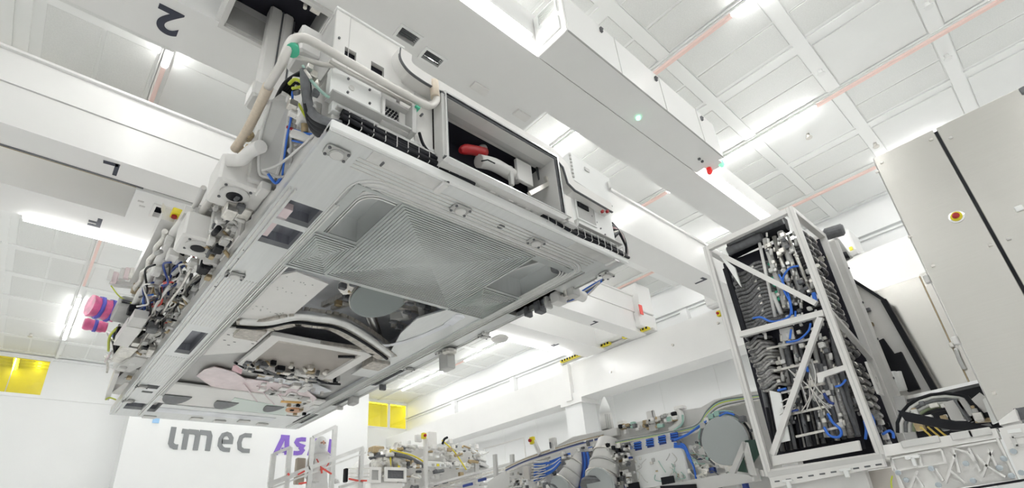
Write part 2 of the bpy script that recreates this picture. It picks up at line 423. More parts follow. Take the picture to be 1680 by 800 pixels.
letter([[(M0 + .05, ZB), (M0 + .22, ZT)], [(M0 + .3, ZT), (M0 + .62, ZB + .2)], [(M0 + .62, ZB + .2), (M1 - .2, ZT)], [(M1 - .12, ZT), (M1, ZB)]], .2, LOGOP, asn)
L0 = tx(541); letter([[(L0 + .06, ZT), (L0, ZB)], [(L0 - .08, ZB + .08), (L0 + .26, ZB + .08)]], .18, LOGOP, asn)
p = P(256, 688, 'y', 21.8)
tag(obj('wall_tag', MB().box(p.x - .1, 21.76, p.z - .12, p.x + .1, 21.8, p.z + .12), PALEBLUE), 'small pale blue tag on the wall above the grey letters', 'tag')

# ================================================================ CRANE
ZC = 5.3
rb = thing('crane_runway_beam', 'long white crane runway beam along the right wall with a grey lower edge', 'beam', (12.9, 9, 4.1))
obj('web', MB().box(12.95, YB, 4.32, 13.6, 11.0, ZC), CRANE, rb)
obj('bottom_flange', MB().box(12.85, YB, 4.12, 13.7, 11.0, 4.32), CRANE, rb)
obj('splice_plate', MB().box(12.80, 10.75, 4.1, 12.95, 11.0, ZC), CRANE, rb)
for y, z in ((9.2, 4.6), (7.0, 4.75), (5.6, 4.9), (4.2, 4.85), (3.4, 4.7)): obj('bolt', MB().cyl((12.94, y, z), (12.9, y, z), .035, 8), SILV, rb)
rb2 = thing('crane_runway_beam', 'far section of the crane runway beam beyond the pillar', 'beam', (13.0, 17, 4.1))
obj('web', MB().box(13.05, 11.0, 4.30, 13.6, YF, 5.15), CRANE, rb2)
obj('bottom_flange', MB().box(13.0, 11.0, 4.12, 13.7, YF, 4.3), CRANE, rb2)
for q, y in enumerate((10.85, 19.3, 2.0)):
    pl = thing('pillar', ['white square pillar under the splice of the runway beam', 'white pillar under the far end of the runway beam', 'white pillar behind the pipe rack'][q], 'pillar', (13.1, y, FZ))
    obj('shaft', MB().box(12.95, y - .35, FZ, 13.65, y + .35, 4.1), WALL, pl)
    obj('cap_plate', MB().box(12.85, y - .45, 3.98, 13.72, y + .45, 4.12), CRANE, pl)
# amber of left runway out of frame: bridges just run on to x=-5
def number(txt, p, size, par, rz=0, m=INK):
    me = text_mesh(txt, size, .006, m, .012)
    o = obj('lettering', me, None, par)
    o.matrix_parent_inverse = Matrix.Identity(4)
    base = Vector((0, 0, 0)); q = par
    while q: base += Vector(q.location); q = q.parent
    o.location = Vector(p) - base
    o.rotation_euler = (pi, 0, rz)
    return o
def one(p, L, par):
    mb = MB().bar((p[0], p[1] - L / 2, p[2]), (p[0], p[1] + L / 2, p[2]), .07 * L / .4, .006).bar((p[0] + .01, p[1] - L / 2 + .03, p[2]), (p[0] - .55 * L, p[1] - L / 2 + .16 * L, p[2]), .09 * L / .4, .006)
    return obj('lettering', mb, INK, par)
# --- bridge near (number 2)
b2 = thing('crane_bridge', 'nearer white double-girder crane bridge with number 2 on its underside', 'crane bridge', (4, 4, ZC))
obj('girder', MB().box(-5.5, 2.84, ZC, 13.4, 3.41, 6.1), CRANE, b2)
obj('girder', MB().box(-5.5, 4.64, ZC, 13.4, 5.30, 6.15), CRANE, b2)
obj('top_rail', MB().box(-5.5, 4.60, 6.15, 13.4, 4.8, 6.2), CRANE, b2)
obj('end_carriage', MB().bbox(12.7, 2.1, 5.32, 13.5, 5.7, 5.9, .03), CRANE, b2)
hz = MB(); 
for k in range(6): hz.box(12.66, 2.15 + .12 * k, 5.34, 12.7, 2.21 + .12 * k, 5.42)
obj('hazard_stripes', hz, YEL, b2, 'black and yellow hazard stripes')
obj('number_mark', MB().box(0, 0, 0, .001, .001, .001), INK, b2) if False else None
number('2', (.13, 4.93, ZC - .004), .48, b2, pi)
one((11.05, 4.92, ZC - .004), .30, b2)
# underside perforated strip
obj('perforated_strip', MB().box(-5.5, 5.31, ZC + .25, .28, 5.6, ZC + .3), PANEL, b2)
# --- long cabinet hung on the near girder
lc = thing('crane_cabinet', 'long white electrical cabinet with two grilles and a green lamp hung beside the crane bridge', 'cabinet', (5.4, 2.6, ZC))
obj('body', MB().bbox(3.58, 2.36, ZC, 7.25, 2.835, 5.98, .008), CRANE, lc)
for k, (z0, z1) in enumerate(((5.40, 5.62), (5.70, 5.93))):
    g = MB().frame('x', 3.555, 3.58, 2.44, 2.75, z0, z1, .02); obj('grille_frame', g, WHITE, lc)
    g = MB().box(3.570, 2.46, z0 + .02, 3.579, 2.73, z1 - .02)
    for j in range(7): g.box(3.562, 2.46, z0 + .03 + j * .027, 3.572, 2.73, z0 + .038 + j * .027)
    obj('grille', g, PANEL, lc)
for x in (3.59, 4.62, 5.65, 6.68): obj('door_seam', MB().box(x, 2.352, ZC, x + .008, 2.36, 5.98), LGREY, lc)
obj('bottom_seam', MB().box(3.6, 2.352, ZC - .004, 7.25, 2.372, ZC + .004), GREYP, lc)
for px, py in ((985, 50), (1075, 130), (1150, 195)):
    q = P(px, py, 'y', 2.36); obj('lock', MB().bbox(q.x - .02, 2.33, q.z - .04, q.x + .02, 2.362, q.z + .04, .005).cyl((q.x, 2.345, q.z), (q.x, 2.32, q.z), .015, 8), DGREY, lc)
q = P(1047, 192, 'z', ZC); obj('green_lamp', MB().cyl(q, q - Vector((0, 0, .03)), .032, 14), LEDG, lc, 'glowing green lamp')
for px, py in ((1147, 260), (1152, 264)):
    q = P(px, py, 'z', ZC); obj('knob', MB().cyl(q, q - Vector((0, 0, .02)), .022, 10), DGREY, lc)
q = P(1165, 282, 'z', ZC - .05)
obj('beacon', MB().lathe((7.33, 2.66, ZC + .03), (0, 0, -1), [(0, .03), (.02, .045), (.1, .045), (.13, .025)], 14), LEDR, lc, 'red beacon')
obj('beacon', MB().lathe((7.42, 2.48, ZC + .1), (0, 0, -1), [(0, .03), (.02, .045), (.09, .045), (.12, .025)], 14), mat('green_beacon', (.3, .8, .55), .3, emit=.5), lc, 'green beacon')
obj('beacon_bracket', MB().box(7.2, 2.45, ZC + .02, 7.45, 2.7, ZC + .06), WHITE, lc)
# --- bridge far (number 1)
b1 = thing('crane_bridge', 'farther white double-girder crane bridge with number 1 on its underside', 'crane bridge', (4, 9, ZC))
obj('girder', MB().box(-5.5, 7.73, ZC, 12.9, 8.2, 5.915).box(-5.5, 7.71, 5.925, 12.9, 8.2, 6.42).box(-5.5, 7.74, 5.9, 12.9, 8.1, 5.93).box(-5.5, 7.66, 6.42, 12.9, 8.2, 6.46), CRANE, b1)
obj('girder', MB().box(-5.5, 9.2, ZC, 12.9, 10.0, 6.42), CRANE, b1)
obj('rail_ledge', MB().box(-5.5, 8.2, ZC + .15, .45, 8.5, ZC + .17), BRONZE, b1)
obj('rail_edge', MB().box(-5.5, 8.2, ZC - .01, .5, 8.235, ZC + .03), DGREY, b1)
obj('end_carriage', MB().bbox(12.45, 7.55, 5.42, 13.3, 9.98, 5.9, .03).bbox(12.5, 7.5, 5.9, 13.2, 8.2, 6.8, .02), CRANE, b1)
obj('buffer_plate', MB().box(12.75, 7.4, ZC + .02, 12.86, 11.0, ZC + .08), LGREY, b1)
hz = MB()
for k in range(18): hz.box(12.62, 8.9 + .11 * k, ZC + .06, 12.72, 8.955 + .11 * k, ZC + .12)
for k in range(8): hz.box(12.62, 7.5 + .11 * k, ZC + .06, 12.72, 7.555 + .11 * k, ZC + .12)
obj('hazard_stripes', hz, BLACK, b1)
obj('hazard_backing', MB().box(12.63, 8.88, ZC + .05, 12.76, 10.9, ZC + .115).box(12.63, 7.48, ZC + .05, 12.76, 8.38, ZC + .115), YEL, b1, 'yellow hazard strip')
obj('warning_label', MB().box(12.40, 7.47, 5.75, 12.55, 7.49, 6.05), REDT, b1)
one((.12, 7.96, ZC - .004), .30, b1)
number('F', (.09, 9.6, ZC - .004), .40, b1, pi)
one((10.85, 7.99, ZC - .004), .26, b1); number('2', (12.05, 8.48, ZC + .415), .3, b1, pi); number('F', (11.13, 9.7, ZC - .004), .3, b1, pi)
for (xa, xb, l) in ((-.8, 3.4, 'white tube light along the lower edge of the far bridge, left part'), (8.6, 12.1, 'white tube light along the lower edge of the far bridge, right part')):
    t = thing('bridge_light', l, 'tube light', (xa, 10.06, ZC)); obj('housing', MB().box(xa, 10.0, ZC - .0, xb, 10.12, ZC + .06), WHITE, t)
    obj('tube', MB().box(xa + .02, 10.03, ZC - .05, xb - .02, 10.09, ZC), LAMP, t)
for (xa, xb, l) in ((.6, 3.45, 'bright tube light on the side of the nearer bridge, left of the long cabinet'), (7.5, 12.2, 'bright tube light on the side of the nearer bridge, right of the long cabinet')):
    t = thing('bridge_light', l, 'tube light', (xa, 2.8, ZC)); obj('housing', MB().box(xa, 2.76, ZC + .22, xb, 2.84, ZC + .28), WHITE, t)
    obj('tube', MB().box(xa + .02, 2.77, ZC + .16, xb - .02, 2.83, ZC + .22), LAMP, t)
# --- trolleys
tr1 = thing('crane_trolley', 'white trolley deck between the nearer girders with dark rope openings', 'crane trolley', (2.4, 4, ZC))
obj('deck', plate([.50, 4.3], [3.41, 4.64], [(.60, 1.42, 3.86, 4.62), (2.1, 2.33, 3.49, 3.63), (2.48, 2.72, 3.57, 3.70), (4.31, 4.32, 3.5, 3.6)][:3], ZC + .02, ZC + .07), CRANE, tr1)
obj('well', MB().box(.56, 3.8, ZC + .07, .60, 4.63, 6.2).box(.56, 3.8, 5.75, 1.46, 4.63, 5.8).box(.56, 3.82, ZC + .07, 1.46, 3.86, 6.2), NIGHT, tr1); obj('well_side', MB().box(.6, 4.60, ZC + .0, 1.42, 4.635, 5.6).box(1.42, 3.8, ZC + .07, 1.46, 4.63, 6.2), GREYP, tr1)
for (a, b, c, d) in ((2.1, 2.33, 3.49, 3.63), (2.48, 2.72, 3.57, 3.70)):
    obj('vent_frame', MB().frame('z', ZC, ZC + .03, a - .03, b + .03, c - .03, d + .03, .03), WHITE, tr1)
    g = MB().box(a, c, ZC + .08, b, d, ZC + .09)
    for k in range(5): g.box(a, c + .01 + k * .026, ZC + .04, b, c + .018 + k * .026, ZC + .05)
    obj('vent_grille', g, DGREY, tr1)
obj('opening_frame', MB().frame('z', ZC - .03, ZC + .03, .54, 1.48, 3.80, 4.68, .05), LGREY, tr1)
for k, (px, py) in enumerate(((787, 146), (856, 190))):
    q = P(px, py, 'z', ZC); obj('cover_plate', MB().bbox(q.x - .12, q.y - .06, ZC - .01, q.x + .12, q.y + .06, ZC + .02, .006), OFFW, tr1)
obj('rope_guide', MB().cyl((1.05, 3.9, ZC + .2), (1.4, 3.9, ZC + .2), .03).cyl((1.2, 4.0, ZC + .1), (1.2, 4.0, ZC + .5), .02).box(1.25, 3.9, ZC + .1, 1.35, 4.0, ZC + .25), SILV, tr1)
tr2 = thing('crane_trolley', 'white trolley plate on the far bridge with black openings', 'crane trolley', (1.5, 8.7, ZC))
obj('deck', plate([.42, 4.6], [8.24, 9.16], [(.74, 1.0, 8.5, 8.82), (1.06, 1.12, 8.5, 8.8), (1.2, 1.26, 8.5, 8.8)], ZC - .04, ZC + .02), CRANE, tr2)
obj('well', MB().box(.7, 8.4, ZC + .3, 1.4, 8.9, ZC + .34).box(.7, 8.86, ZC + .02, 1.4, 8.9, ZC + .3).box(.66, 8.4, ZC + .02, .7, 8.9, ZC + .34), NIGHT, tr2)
for px, py in ((231, 330), (233, 338)):
    q = P(px, py, 'z', ZC - .04); obj('slot_cover', MB().bbox(q.x - .04, q.y - .02, ZC - .05, q.x + .04, q.y + .02, ZC - .04, .003), LGREY, tr2)
obj('opening_frame', MB().frame('z', ZC - .07, ZC - .04, .70, 1.04, 8.46, 8.86, .04), OFFW, tr2)
# masts
for i, (x, y) in enumerate([(1.12, 4.5), (3.9, 4.45), (1.15, 8.9), (3.9, 8.9)]):
    t = thing('lifting_mast', ['bright telescopic lifting mast above the near left corner of the hanging module', 'lifting mast above the near right side of the module',
              'lifting mast above the far left corner of the module', 'lifting mast above the far right side of the module'][i], 'mast', (x, y, 3.8))
    zt = (5.74 if i == 0 else 5.3) if i < 2 else 5.2
    obj('outer_section', MB().bbox(x - .15, y - .07, 4.5, x - .02, y + .09, zt, .02), OFFW, t)
    obj('inner_section', MB().bbox(x + .0, y - .07, 4.5, x + .11, y + .09, zt, .02), OFFW, t)
    obj('guide_rail', MB().box(x - .02, y - .05, 4.4, x, y + .05, zt).box(x + .115, y - .05, 4.35, x + .13, y + .05, zt - .05), DGREY, t)
    obj('foot', MB().bbox(x - .2, y - .12, 4.3, x + .16, y + .14, 4.5, .02), LGREY, t)
    obj('hanger', MB().box(x - .08, y - .05, 3.6, x + .02, y + .05, 4.3), LGREY, t)
# ================================================================ HANGING MODULE
ZM = 2.53; MX0, MX1, MY0, MY1 = 1.03, 4.2, 2.6, 10.95
M = thing('machine_module', 'huge white and metal machine module hanging from the crane, seen from below', 'machine', (MX0, MY0, ZM))
holes = [(1.12, 1.38, 3.46, 3.76), (1.12, 1.38, 3.84, 4.18), (1.19, 1.36, 6.5, 7.34), (1.5, 1.80, 3.02, 3.72), (3.32, 3.84, 3.06, 3.76),
         (1.5, 3.83, 4.46, 9.92), (4.01, 4.16, 3.42, 4.18), (1.2, 1.36, 8.9, 9.1), (1.2, 1.34, 9.25, 9.35), (1.14, 1.40, 10.0, 10.45), (3.95, 4.1, 6.6, 7.5), (3.95, 4.1, 8.3, 8.9), (1.48, 1.60, 9.75, 10.5), (3.9, 4.1, 9.6, 10.4)]
obj('base_plate', plate([MX0, MX1], [MY0, MY1], holes, ZM, ZM + .05), MILL, M)
# pocket linings
def lining(x0, x1, y0, y1, z0, z1, m, t=.015, name='pocket'):
    mb = MB().box(x0 - t, y0 - t, z0, x0, y1 + t, z1).box(x1, y0 - t, z0, x1 + t, y1 + t, z1).box(x0, y0 - t, z0, x1, y0, z1).box(x0, y1, z0, x1, y1 + t, z1).box(x0 - t, y0 - t, z1, x1 + t, y1 + t, z1 + t)
    return obj(name, mb, m, M)
for h in holes:
    if h[1] - h[0] < 1: 
        big = h[2] < 3.2
        lining(*h, ZM + .05, ZM + (.22 if big else .14), MILL if big else POCKET, name='pocket')
obj('divider', MB().box(1.12, 3.62, ZM + .02, 1.2, 3.76, ZM + .08).box(1.12, 3.84, ZM + .02, 1.17, 4.1, ZM + .08), PALEPINK, M)
# right pocket fins
obj('fin', MB().bar((3.62, 3.06, ZM + .12), (3.42, 3.76, ZM + .16), .03, .05).bar((3.68, 3.06, ZM + .16), (3.48, 3.76, ZM + .2), .02, .05), ALU, M)
obj('port_hole', MB().cyl((3.78, 3.10, ZM + .04), (3.78, 3.10, ZM + .2), .10, 16), DGREY, M)
# milled rounded grooves round the near end and along both rails
def rring(x0, x1, y0, y1, r):
    pts = [(x0, y1, ZM - .001)]
    for k in range(7): a = pi + pi / 2 * k / 6; pts.append((x0 + r + r * cos(a), y0 + r + r * sin(a), ZM - .001))
    for k in range(7): a = 1.5 * pi + pi / 2 * k / 6; pts.append((x1 - r + r * cos(a), y0 + r + r * sin(a), ZM - .001))
    pts.append((x1, y1, ZM - .001)); return pts
for k, (e, yy) in enumerate(((0, 9.4), (.035, 9.4), (.05, 9.4), (.09, 9.4), (.12, 9.4), (.135, 9.4), (.17, 4.4), (.20, 4.4))):
    obj('milled_rib', MB().tube(rring(1.40 + e * .7, 3.95 - e * .7, 2.86 + e, yy, .22 - e * .4), .010, 4), ALU, M)
for k, x in enumerate((1.05, 1.09, 1.405, 1.43, 3.93, 3.97, 4.15, 4.175)):
    obj('milled_rib', MB().box(x, 3.3 if x < 2 else 2.95, ZM - .02, x + .014, 10.8, ZM), ALU, M)
for k in range(9):
    x = 1.13 + .03 * k
    obj('milled_rib', MB().box(x, 4.95, ZM - .006, x + .010, 6.3, ZM), ALU, M); obj('milled_rib', MB().box(x, 7.5, ZM - .006, x + .010, 8.8, ZM), ALU, M)
for k in range(4): obj('milled_rib', MB().box(1.3 + .0 * k, 2.72 + .04 * k, ZM - .006, 3.9, 2.732 + .04 * k, ZM), ALU, M)
# ribbed centre panel: nested stepped squares
def stepped(x0, x1, y0, y1, n, z, dz, fr=.5):
    mb = MB(); cx, cy = (x0 + x1) / 2, (y0 + y1) / 2
    for k in range(n):
        t0 = k / n; t1 = (k + fr) / n
        a0, a1, b0, b1 = x0 + (cx - x0) * t0, x1 + (cx - x1) * t0, y0 + (cy - y0) * t0, y1 + (cy - y1) * t0
        c0, c1, d0, d1 = x0 + (cx - x0) * t1, x1 + (cx - x1) * t1, y0 + (cy - y0) * t1, y1 + (cy - y1) * t1
        zz = z + dz * t0; zt = zz + .008
        for q in (((a0,b0),(a1,b0),(c1,d0),(c0,d0)), ((a1,b0),(a1,b1),(c1,d1),(c1,d0)), ((a1,b1),(a0,b1),(c0,d1),(c1,d1)), ((a0,b1),(a0,b0),(c0,d0),(c0,d1))):
            mb.prism([(p[0], p[1], zz) for p in q], (0, 0, .012))
    return mb
obj('panel_backing', plate([1.42, 3.84], [2.98, 4.46], [(1.5, 1.80, 3.02, 3.72), (3.32, 3.84, 3.06, 3.76)], ZM - .012, ZM), MILL2, M)
sr = obj('stepped_ribs', stepped(1.82, 3.30, 2.99, 4.40, 24, ZM - .022, .010), MILL2, M, 'square nests of fine milled ribs'); stuff(sr)
sr = obj('stepped_ribs', stepped(1.44, 1.84, 3.76, 4.42, 9, ZM - .024, .010), MILL2, M); stuff(sr)
sr = obj('stepped_ribs', stepped(3.32, 3.82, 3.80, 4.44, 10, ZM - .024, .010), MILL2, M); stuff(sr)
# mounting pads under the rim
for (x, y, s) in [(1.16, 2.76, 0), (2.25, 2.80, 0), (3.13, 2.81, 0), (4.22, 2.85, 0), (1.16, 4.89, 0), (4.22, 4.88, 1), (4.12, 5.7, 1), (4.1, 6.5, 1), (1.15, 9.0, 1), (1.13, 9.9, 1)]:
    pd = obj('mounting_pad', MB().bbox(x - .085, y - .055, ZM - .02, x + .085, y + .055, ZM, .012).cyl((x, y, ZM - .03), (x, y, ZM - .02), .052, 18), GREYP, M)
    obj('pad_disc', MB().cyl((x, y, ZM - .034), (x, y, ZM - .03), .044, 18), LGREY, pd)
    for sx in (-1, 1):
        for sy in (-1, 1): obj('bolt', MB().cyl((x + sx * .068, y + sy * .038, ZM - .028), (x + sx * .068, y + sy * .038, ZM - .019), .012, 6), DGREY, pd)
q = P(822, 371, 'z', ZM); obj('port_hole', MB().cyl(q - Vector((0, 0, .003)), q + Vector((0, 0, .03)), .035, 14), DGREY, M)
# small bolt holes
for px, py in ((398, 410), (392, 425), (355, 463), (353, 470), (372, 452), (735, 300)):
    q = P(px, py, 'z', ZM - .003); obj('bolt_hole', MB().cyl(q, q + Vector((0, 0, .01)), .012, 8), DGREY, M)
# rim step blocks on the near edge
for x0, x1 in ((1.35, 1.95), (3.45, 4.05)):
    obj('rim_recess', MB().bbox(x0, 2.60, ZM - .004, x1, 2.72, ZM - .0, .003).bbox(x1 - .03, 2.58, ZM - .03, x1 + .03, 2.72, ZM, .006), ALU, M)
# ------------------------------------------------ cavity above the big opening
obj('cavity_roof', MB().box(1.48, 4.4, 2.97, 3.86, 9.5, 3.0), CAVITY, M)
obj('cavity_wall', MB().box(1.46, 4.4, ZM + .05, 1.49, 9.5, 3.0), CAVITY, M)
obj('cavity_wall', MB().box(3.85, 4.4, ZM + .05, 3.88, 9.5, 3.0), CAVITY, M)
obj('cavity_wall', MB().box(1.46, 4.38, ZM + .05, 3.88, 4.41, 3.0), CAVITY, M)
obj('cavity_wall', MB().box(1.46, 9.46, ZM + .05, 3.88, 9.49, 3.0), OFFW, M)
# white perforated service panel
wp = obj('service_panel', MB().prism([(1.62, 4.58, ZM + .03), (1.98, 4.66, ZM + .03), (1.98, 5.75, ZM + .03), (1.50, 6.0, ZM + .03), (1.50, 5.55, ZM + .03), (1.50, 4.75, ZM + .03)], (0, 0, .02)), OFFW, M)
rr = random.Random(3)
for k in range(26):
    x = rr.uniform(1.56, 1.9); y = rr.choice((4.75, 5.0, 5.55, 5.6)) + rr.uniform(-.06, .06)
    obj('panel_hole', MB().cyl((x, y, ZM + .027), (x, y, ZM + .03), .008, 6), GREYP, wp)
wp2 = obj('service_panel', MB().prism([(1.5, 6.3, ZM + .03), (1.95, 6.15, ZM + .03), (1.95, 7.0, ZM + .03), (1.5, 7.4, ZM + .03)], (0, 0, .02)), OFFW, M)
for k in range(8): x = 1.55 + rr.uniform(0, .35); y = 6.4 + rr.uniform(0, .5); obj('panel_hole', MB().box(x, y, ZM + .026, x + .03, y + .012, ZM + .03), DGREY, wp2)
# right cover plate with curved slot
cv = obj('cover_plate', MB().prism([(3.36, 4.47, ZM + .015), (3.83, 4.47, ZM + .015), (3.83, 7.2, ZM + .015), (3.52, 7.2, ZM + .015), (3.5, 6.0, ZM + .015), (3.28, 5.4, ZM + .015), (3.2, 4.9, ZM + .015)], (0, 0, .02)), MILL, M)
sl = [P(px, py, 'z', ZM + .01) for px, py in ((752, 520), (735, 532), (700, 548), (665, 560), (640, 566), (618, 567))]
mb = MB()
for i in range(len(sl) - 1): mb.bar(sl[i], sl[i+1] , [.12, .08, .07, .07, .08][i], .006)
obj('slot', mb, CAVITY, cv)
q = sl[0]; obj('slot_end', MB().cyl(q, q + Vector((0, 0, .006)), .08, 16), CAVITY, cv)
# support bracket cluster and round mirror
def Q(px, py, z): return P(px, py, 'z', z)
br = obj('support_bracket', MB().bar(Q(568, 458, 2.9), Q(572, 482, 2.75), .10, .10).bar(Q(572, 480, 2.8), Q(530, 500, 2.9), .05, .06).bar(Q(575, 482, 2.8), Q(612, 500, 2.9), .05, .06).bar(Q(550, 492, 2.85), Q(590, 498, 2.85), .09, .06)
         .cyl(Q(568, 470, 2.75), Q(568, 470, 2.95), .09, 10).bar(Q(545, 505, 2.9), Q(600, 490, 2.85), .05, .05), SILV, M)
for px, py in ((562, 470), (575, 478), (568, 488), (585, 494), (555, 498), (580, 465)):
    c = Q(px, py, 2.72); obj('clamp', MB().bbox(c.x - .04, c.y - .03, c.z - .03, c.x + .04, c.y + .03, c.z + .04, .008), BRONZE if px % 2 else DGREY, br)
c = Q(622, 487, 2.72); ax = Vector((.1, -.35, -1)).normalized()
obj('round_mirror', MB().lathe(c, ax, [(0, .30), (.015, .335), (.03, .335), (.035, .31)], 32), MIRROR, M)
obj('mirror_rim', MB().lathe(c - ax * .02, ax, [(0, .34), (.03, .345)], 32), SILV, M)
obj('strut', MB().bar(Q(612, 505, 2.9), Q(632, 570, 2.72), .03, .03), CHROME, M)
obj('strut', MB().tube([Q(605, 512, 2.9), Q(615, 540, 2.8), Q(628, 570, 2.7)], [.07, .06, .03], 8), ALU, M)
for a, b in (((655, 500), (690, 508)), ((640, 520), (675, 516)), ((645, 530), (668, 540)), ((662, 505), (668, 520)), ((690, 495), (692, 515)), ((665, 488), (712, 505))):
    obj('support_bracket', MB().bar(Q(*a, 2.75), Q(*b, 2.78), .07, .09), SILV if a[0] % 2 else GREYP, M)
for px, py in ((672, 498), (645, 527), (690, 500), (668, 512), (700, 506), (655, 538), (697, 530)):
    c = Q(px, py, 2.7); obj('clamp', MB().bbox(c.x - .05, c.y - .03, c.z - .02, c.x + .05, c.y + .03, c.z + .05, .008), DGREY, M)
obj('inner_plate', MB().prism([Q(600, 480, 2.9), Q(660, 478, 2.9), (3.3, 5.2, 2.95), (2.6, 5.4, 2.95)], (0, 0, .02)), LGREY, M)
for (a, b, c, d) in ((530, 455, 560, 470), (500, 475, 560, 520), (650, 480, 690, 500)):
    obj('baffle', MB().prism([Q(a, b, 3.0), Q(c, b + 4, 3.0), Q(c, d, 3.0), Q(a, d, 3.0)], (0, 0, .02)), CAVITY, M)
# curved foil-wrapped duct
dp = arc([Q(388, 534, ZM), Q(430, 536, ZM), Q(480, 527, ZM), Q(515, 530, ZM), Q(555, 537, ZM), Q(600, 562, ZM), Q(635, 587, ZM)], 5)
mb = MB()
for i in range(len(dp) - 1): mb.bar(dp[i] + Vector((0, 0, .06)), dp[i+1] + Vector((0, 0, .06)), .30, .12)
dct = obj('duct', mb, FOIL, M, 'foil-wrapped curved duct')
obj('duct_seam', MB().tube([p + Vector((0, 0, -.012)) for p in dp], .02, 6), BLACK, dct)
obj('duct_side', MB().tube([p + Vector((0, -.12, .03)) for p in dp], .06, 8), ALU, dct)
for c, l in ((Q(410, 546, ZM), 'a'), (Q(617, 598, ZM), 'b')):
    obj('duct_flange', MB().bbox(c.x - .14, c.y - .17, ZM - .03, c.x + .14, c.y + .17, ZM + .2, .01), FOIL, M)
obj('cross_tie', MB().bar(Q(440, 552, ZM + .03), Q(590, 574, ZM + .03), .16, .05), FOIL, M)
obj('under_pan', MB().box(1.5, 6.3, ZM + .09, 3.84, 9.4, ZM + .10), GREYP, M)
# white tray with brown plate
wt = obj('tray_frame', MB().frame('z', ZM + .0, ZM + .05, 1.98, 3.36, 6.2, 7.6, .13), OFFW, M)
obj('tray_plate', MB().box(2.1, 6.33, ZM + .04, 3.25, 7.5, ZM + .06), mat('warm_grey_plate', (.40, .37, .34), .4, .3, noise=.05, scale=4), wt)
obj('tray_slot', MB().box(2.2, 6.35, ZM + .030, 2.9, 6.40, ZM + .041).bar((3.02, 6.6, ZM + .03), (3.22, 6.5, ZM + .03), .06, .02), BLACK, wt)
# dark valve row and plumbing
vr = random.Random(11)
for k in range(46):
    px = vr.uniform(400, 555); py = 597 + (px - 400) * .12 + vr.uniform(-7, 14)
    c = Q(px, py, ZM); s_ = vr.uniform(.02, .055); mtl = vr.choice([BLACK, DGREY, DGREY, SILV, BRONZE, LGREY, SILV])
    if vr.random() < .5: obj('valve', MB().bbox(c.x - s_, c.y - s_, ZM - .03, c.x + s_, c.y + s_, ZM + .06, .006), mtl, M)
    else: obj('valve', MB().cyl((c.x, c.y, ZM - .03), (c.x + vr.uniform(-.08, .08), c.y + .02, ZM + .05), s_ * .7, 9), mtl, M)
for k in range(7):
    c = Q(385 + 20 * k, 594 + 3 * k + (k % 2) * 6, ZM + .02); d = Q(450 + 18 * k, 612 + 3 * k, ZM + .02)
    obj('hose', MB().tube(arc([c, (c + d) / 2 + Vector((0, .05, -.04)), d], 5), .018, 7), [BLACK, SILV, DGREY][k % 3], M)
for k in range(44):
    px = vr.uniform(430, 560); py = 618 + vr.uniform(0, 48)
    if px > 575 - (py - 600) * .9 or px < 380 + (py - 615) * 2.2: continue
    c = Q(px, py, ZM + .03); s_ = vr.uniform(.02, .07)
    obj('bracket', MB().bbox(c.x - s_, c.y - s_ * 1.4, ZM - .01, c.x + s_, c.y + s_ * 1.4, ZM + .08, .006), vr.choice([OFFW, SILV, LGREY, GREYP, ALU]), M)
obj('gearbox', MB().bbox(2.3, 7.45, ZM + .02, 3.3, 7.75, ZM + .15, .03), GREYP, M)
# film sheets
def sheet(pts, z, m, name, thick=.012, seed=1):
    r = random.Random(seed); ps = [Q(px, py, z) + Vector((0, 0, r.uniform(-.02, .02))) for px, py in pts]
    return obj(name, MB().prism(ps, (0, 0, thick)), m, M)
s1 = sheet([(335, 605), (352, 600), (385, 610), (405, 622), (372, 640), (350, 636), (322, 618)], ZM + .04, PALEPINK, 'film_sheet', seed=4)
s2 = sheet([(362, 630), (400, 622), (455, 628), (505, 640), (520, 652), (500, 668), (440, 662), (372, 650)], ZM + .02, PALEPINK, 'film_sheet', seed=6)
for k in range(3): obj('film_crease', MB().bar(Q(400 + 22 * k, 630 + 3 * k, ZM + .012), Q(425 + 26 * k, 662 + 2 * k, ZM + .012), .02, .012), PALEPINK, s2)
sheet([(383, 598), (400, 602), (396, 612), (380, 608)], ZM + .0, mat('rose_film', (.80, .50, .55), .4), 'film_sheet', seed=8)
sheet([(430, 612), (500, 622), (545, 640), (520, 648), (440, 628), (415, 625)], ZM + .05, CAVITY, 'drip_pan', seed=9)
# far cross beam with three half-round openings
fb = obj('cross_beam', MB().bbox(1.42, 8.75, ZM + .01, 3.9, 9.9, ZM + .05, .01), OFFW, M)
for px, py, r in ((293, 652, .19), (374, 662, .17), (452, 669, .15)):
    c = Q(px, py - 3, ZM); pts = [(c.x + r * cos(a), c.y + 2.9 * r * sin(a), ZM - .005) for a in [pi * k / 12 for k in range(13)]]
    obj('half_round_opening', MB().prism(pts, (0, 0, .012)), DGREY, fb)
obj('glass_strip', MB().prism([Q(385, 652, ZM + .004), Q(470, 668, ZM + .004), Q(470, 684, ZM + .004), Q(360, 676, ZM + .004)], (0, 0, .01)), mat('pale_green_plate', (.68, .78, .73), .2), fb)
obj('end_channel', MB().box(1.6, 10.15, ZM - .006, 3.5, 10.45, ZM + .0), CAVITY, M)
for k, (px, py) in enumerate(((322, 686), (430, 695), (360, 690), (245, 683), (400, 690))):
    c = Q(px, py, ZM); obj('foot_plate', MB().bbox(c.x - .1, c.y - .08, ZM - .02, c.x + .1, c.y + .08, ZM, .006), LGREY, M)
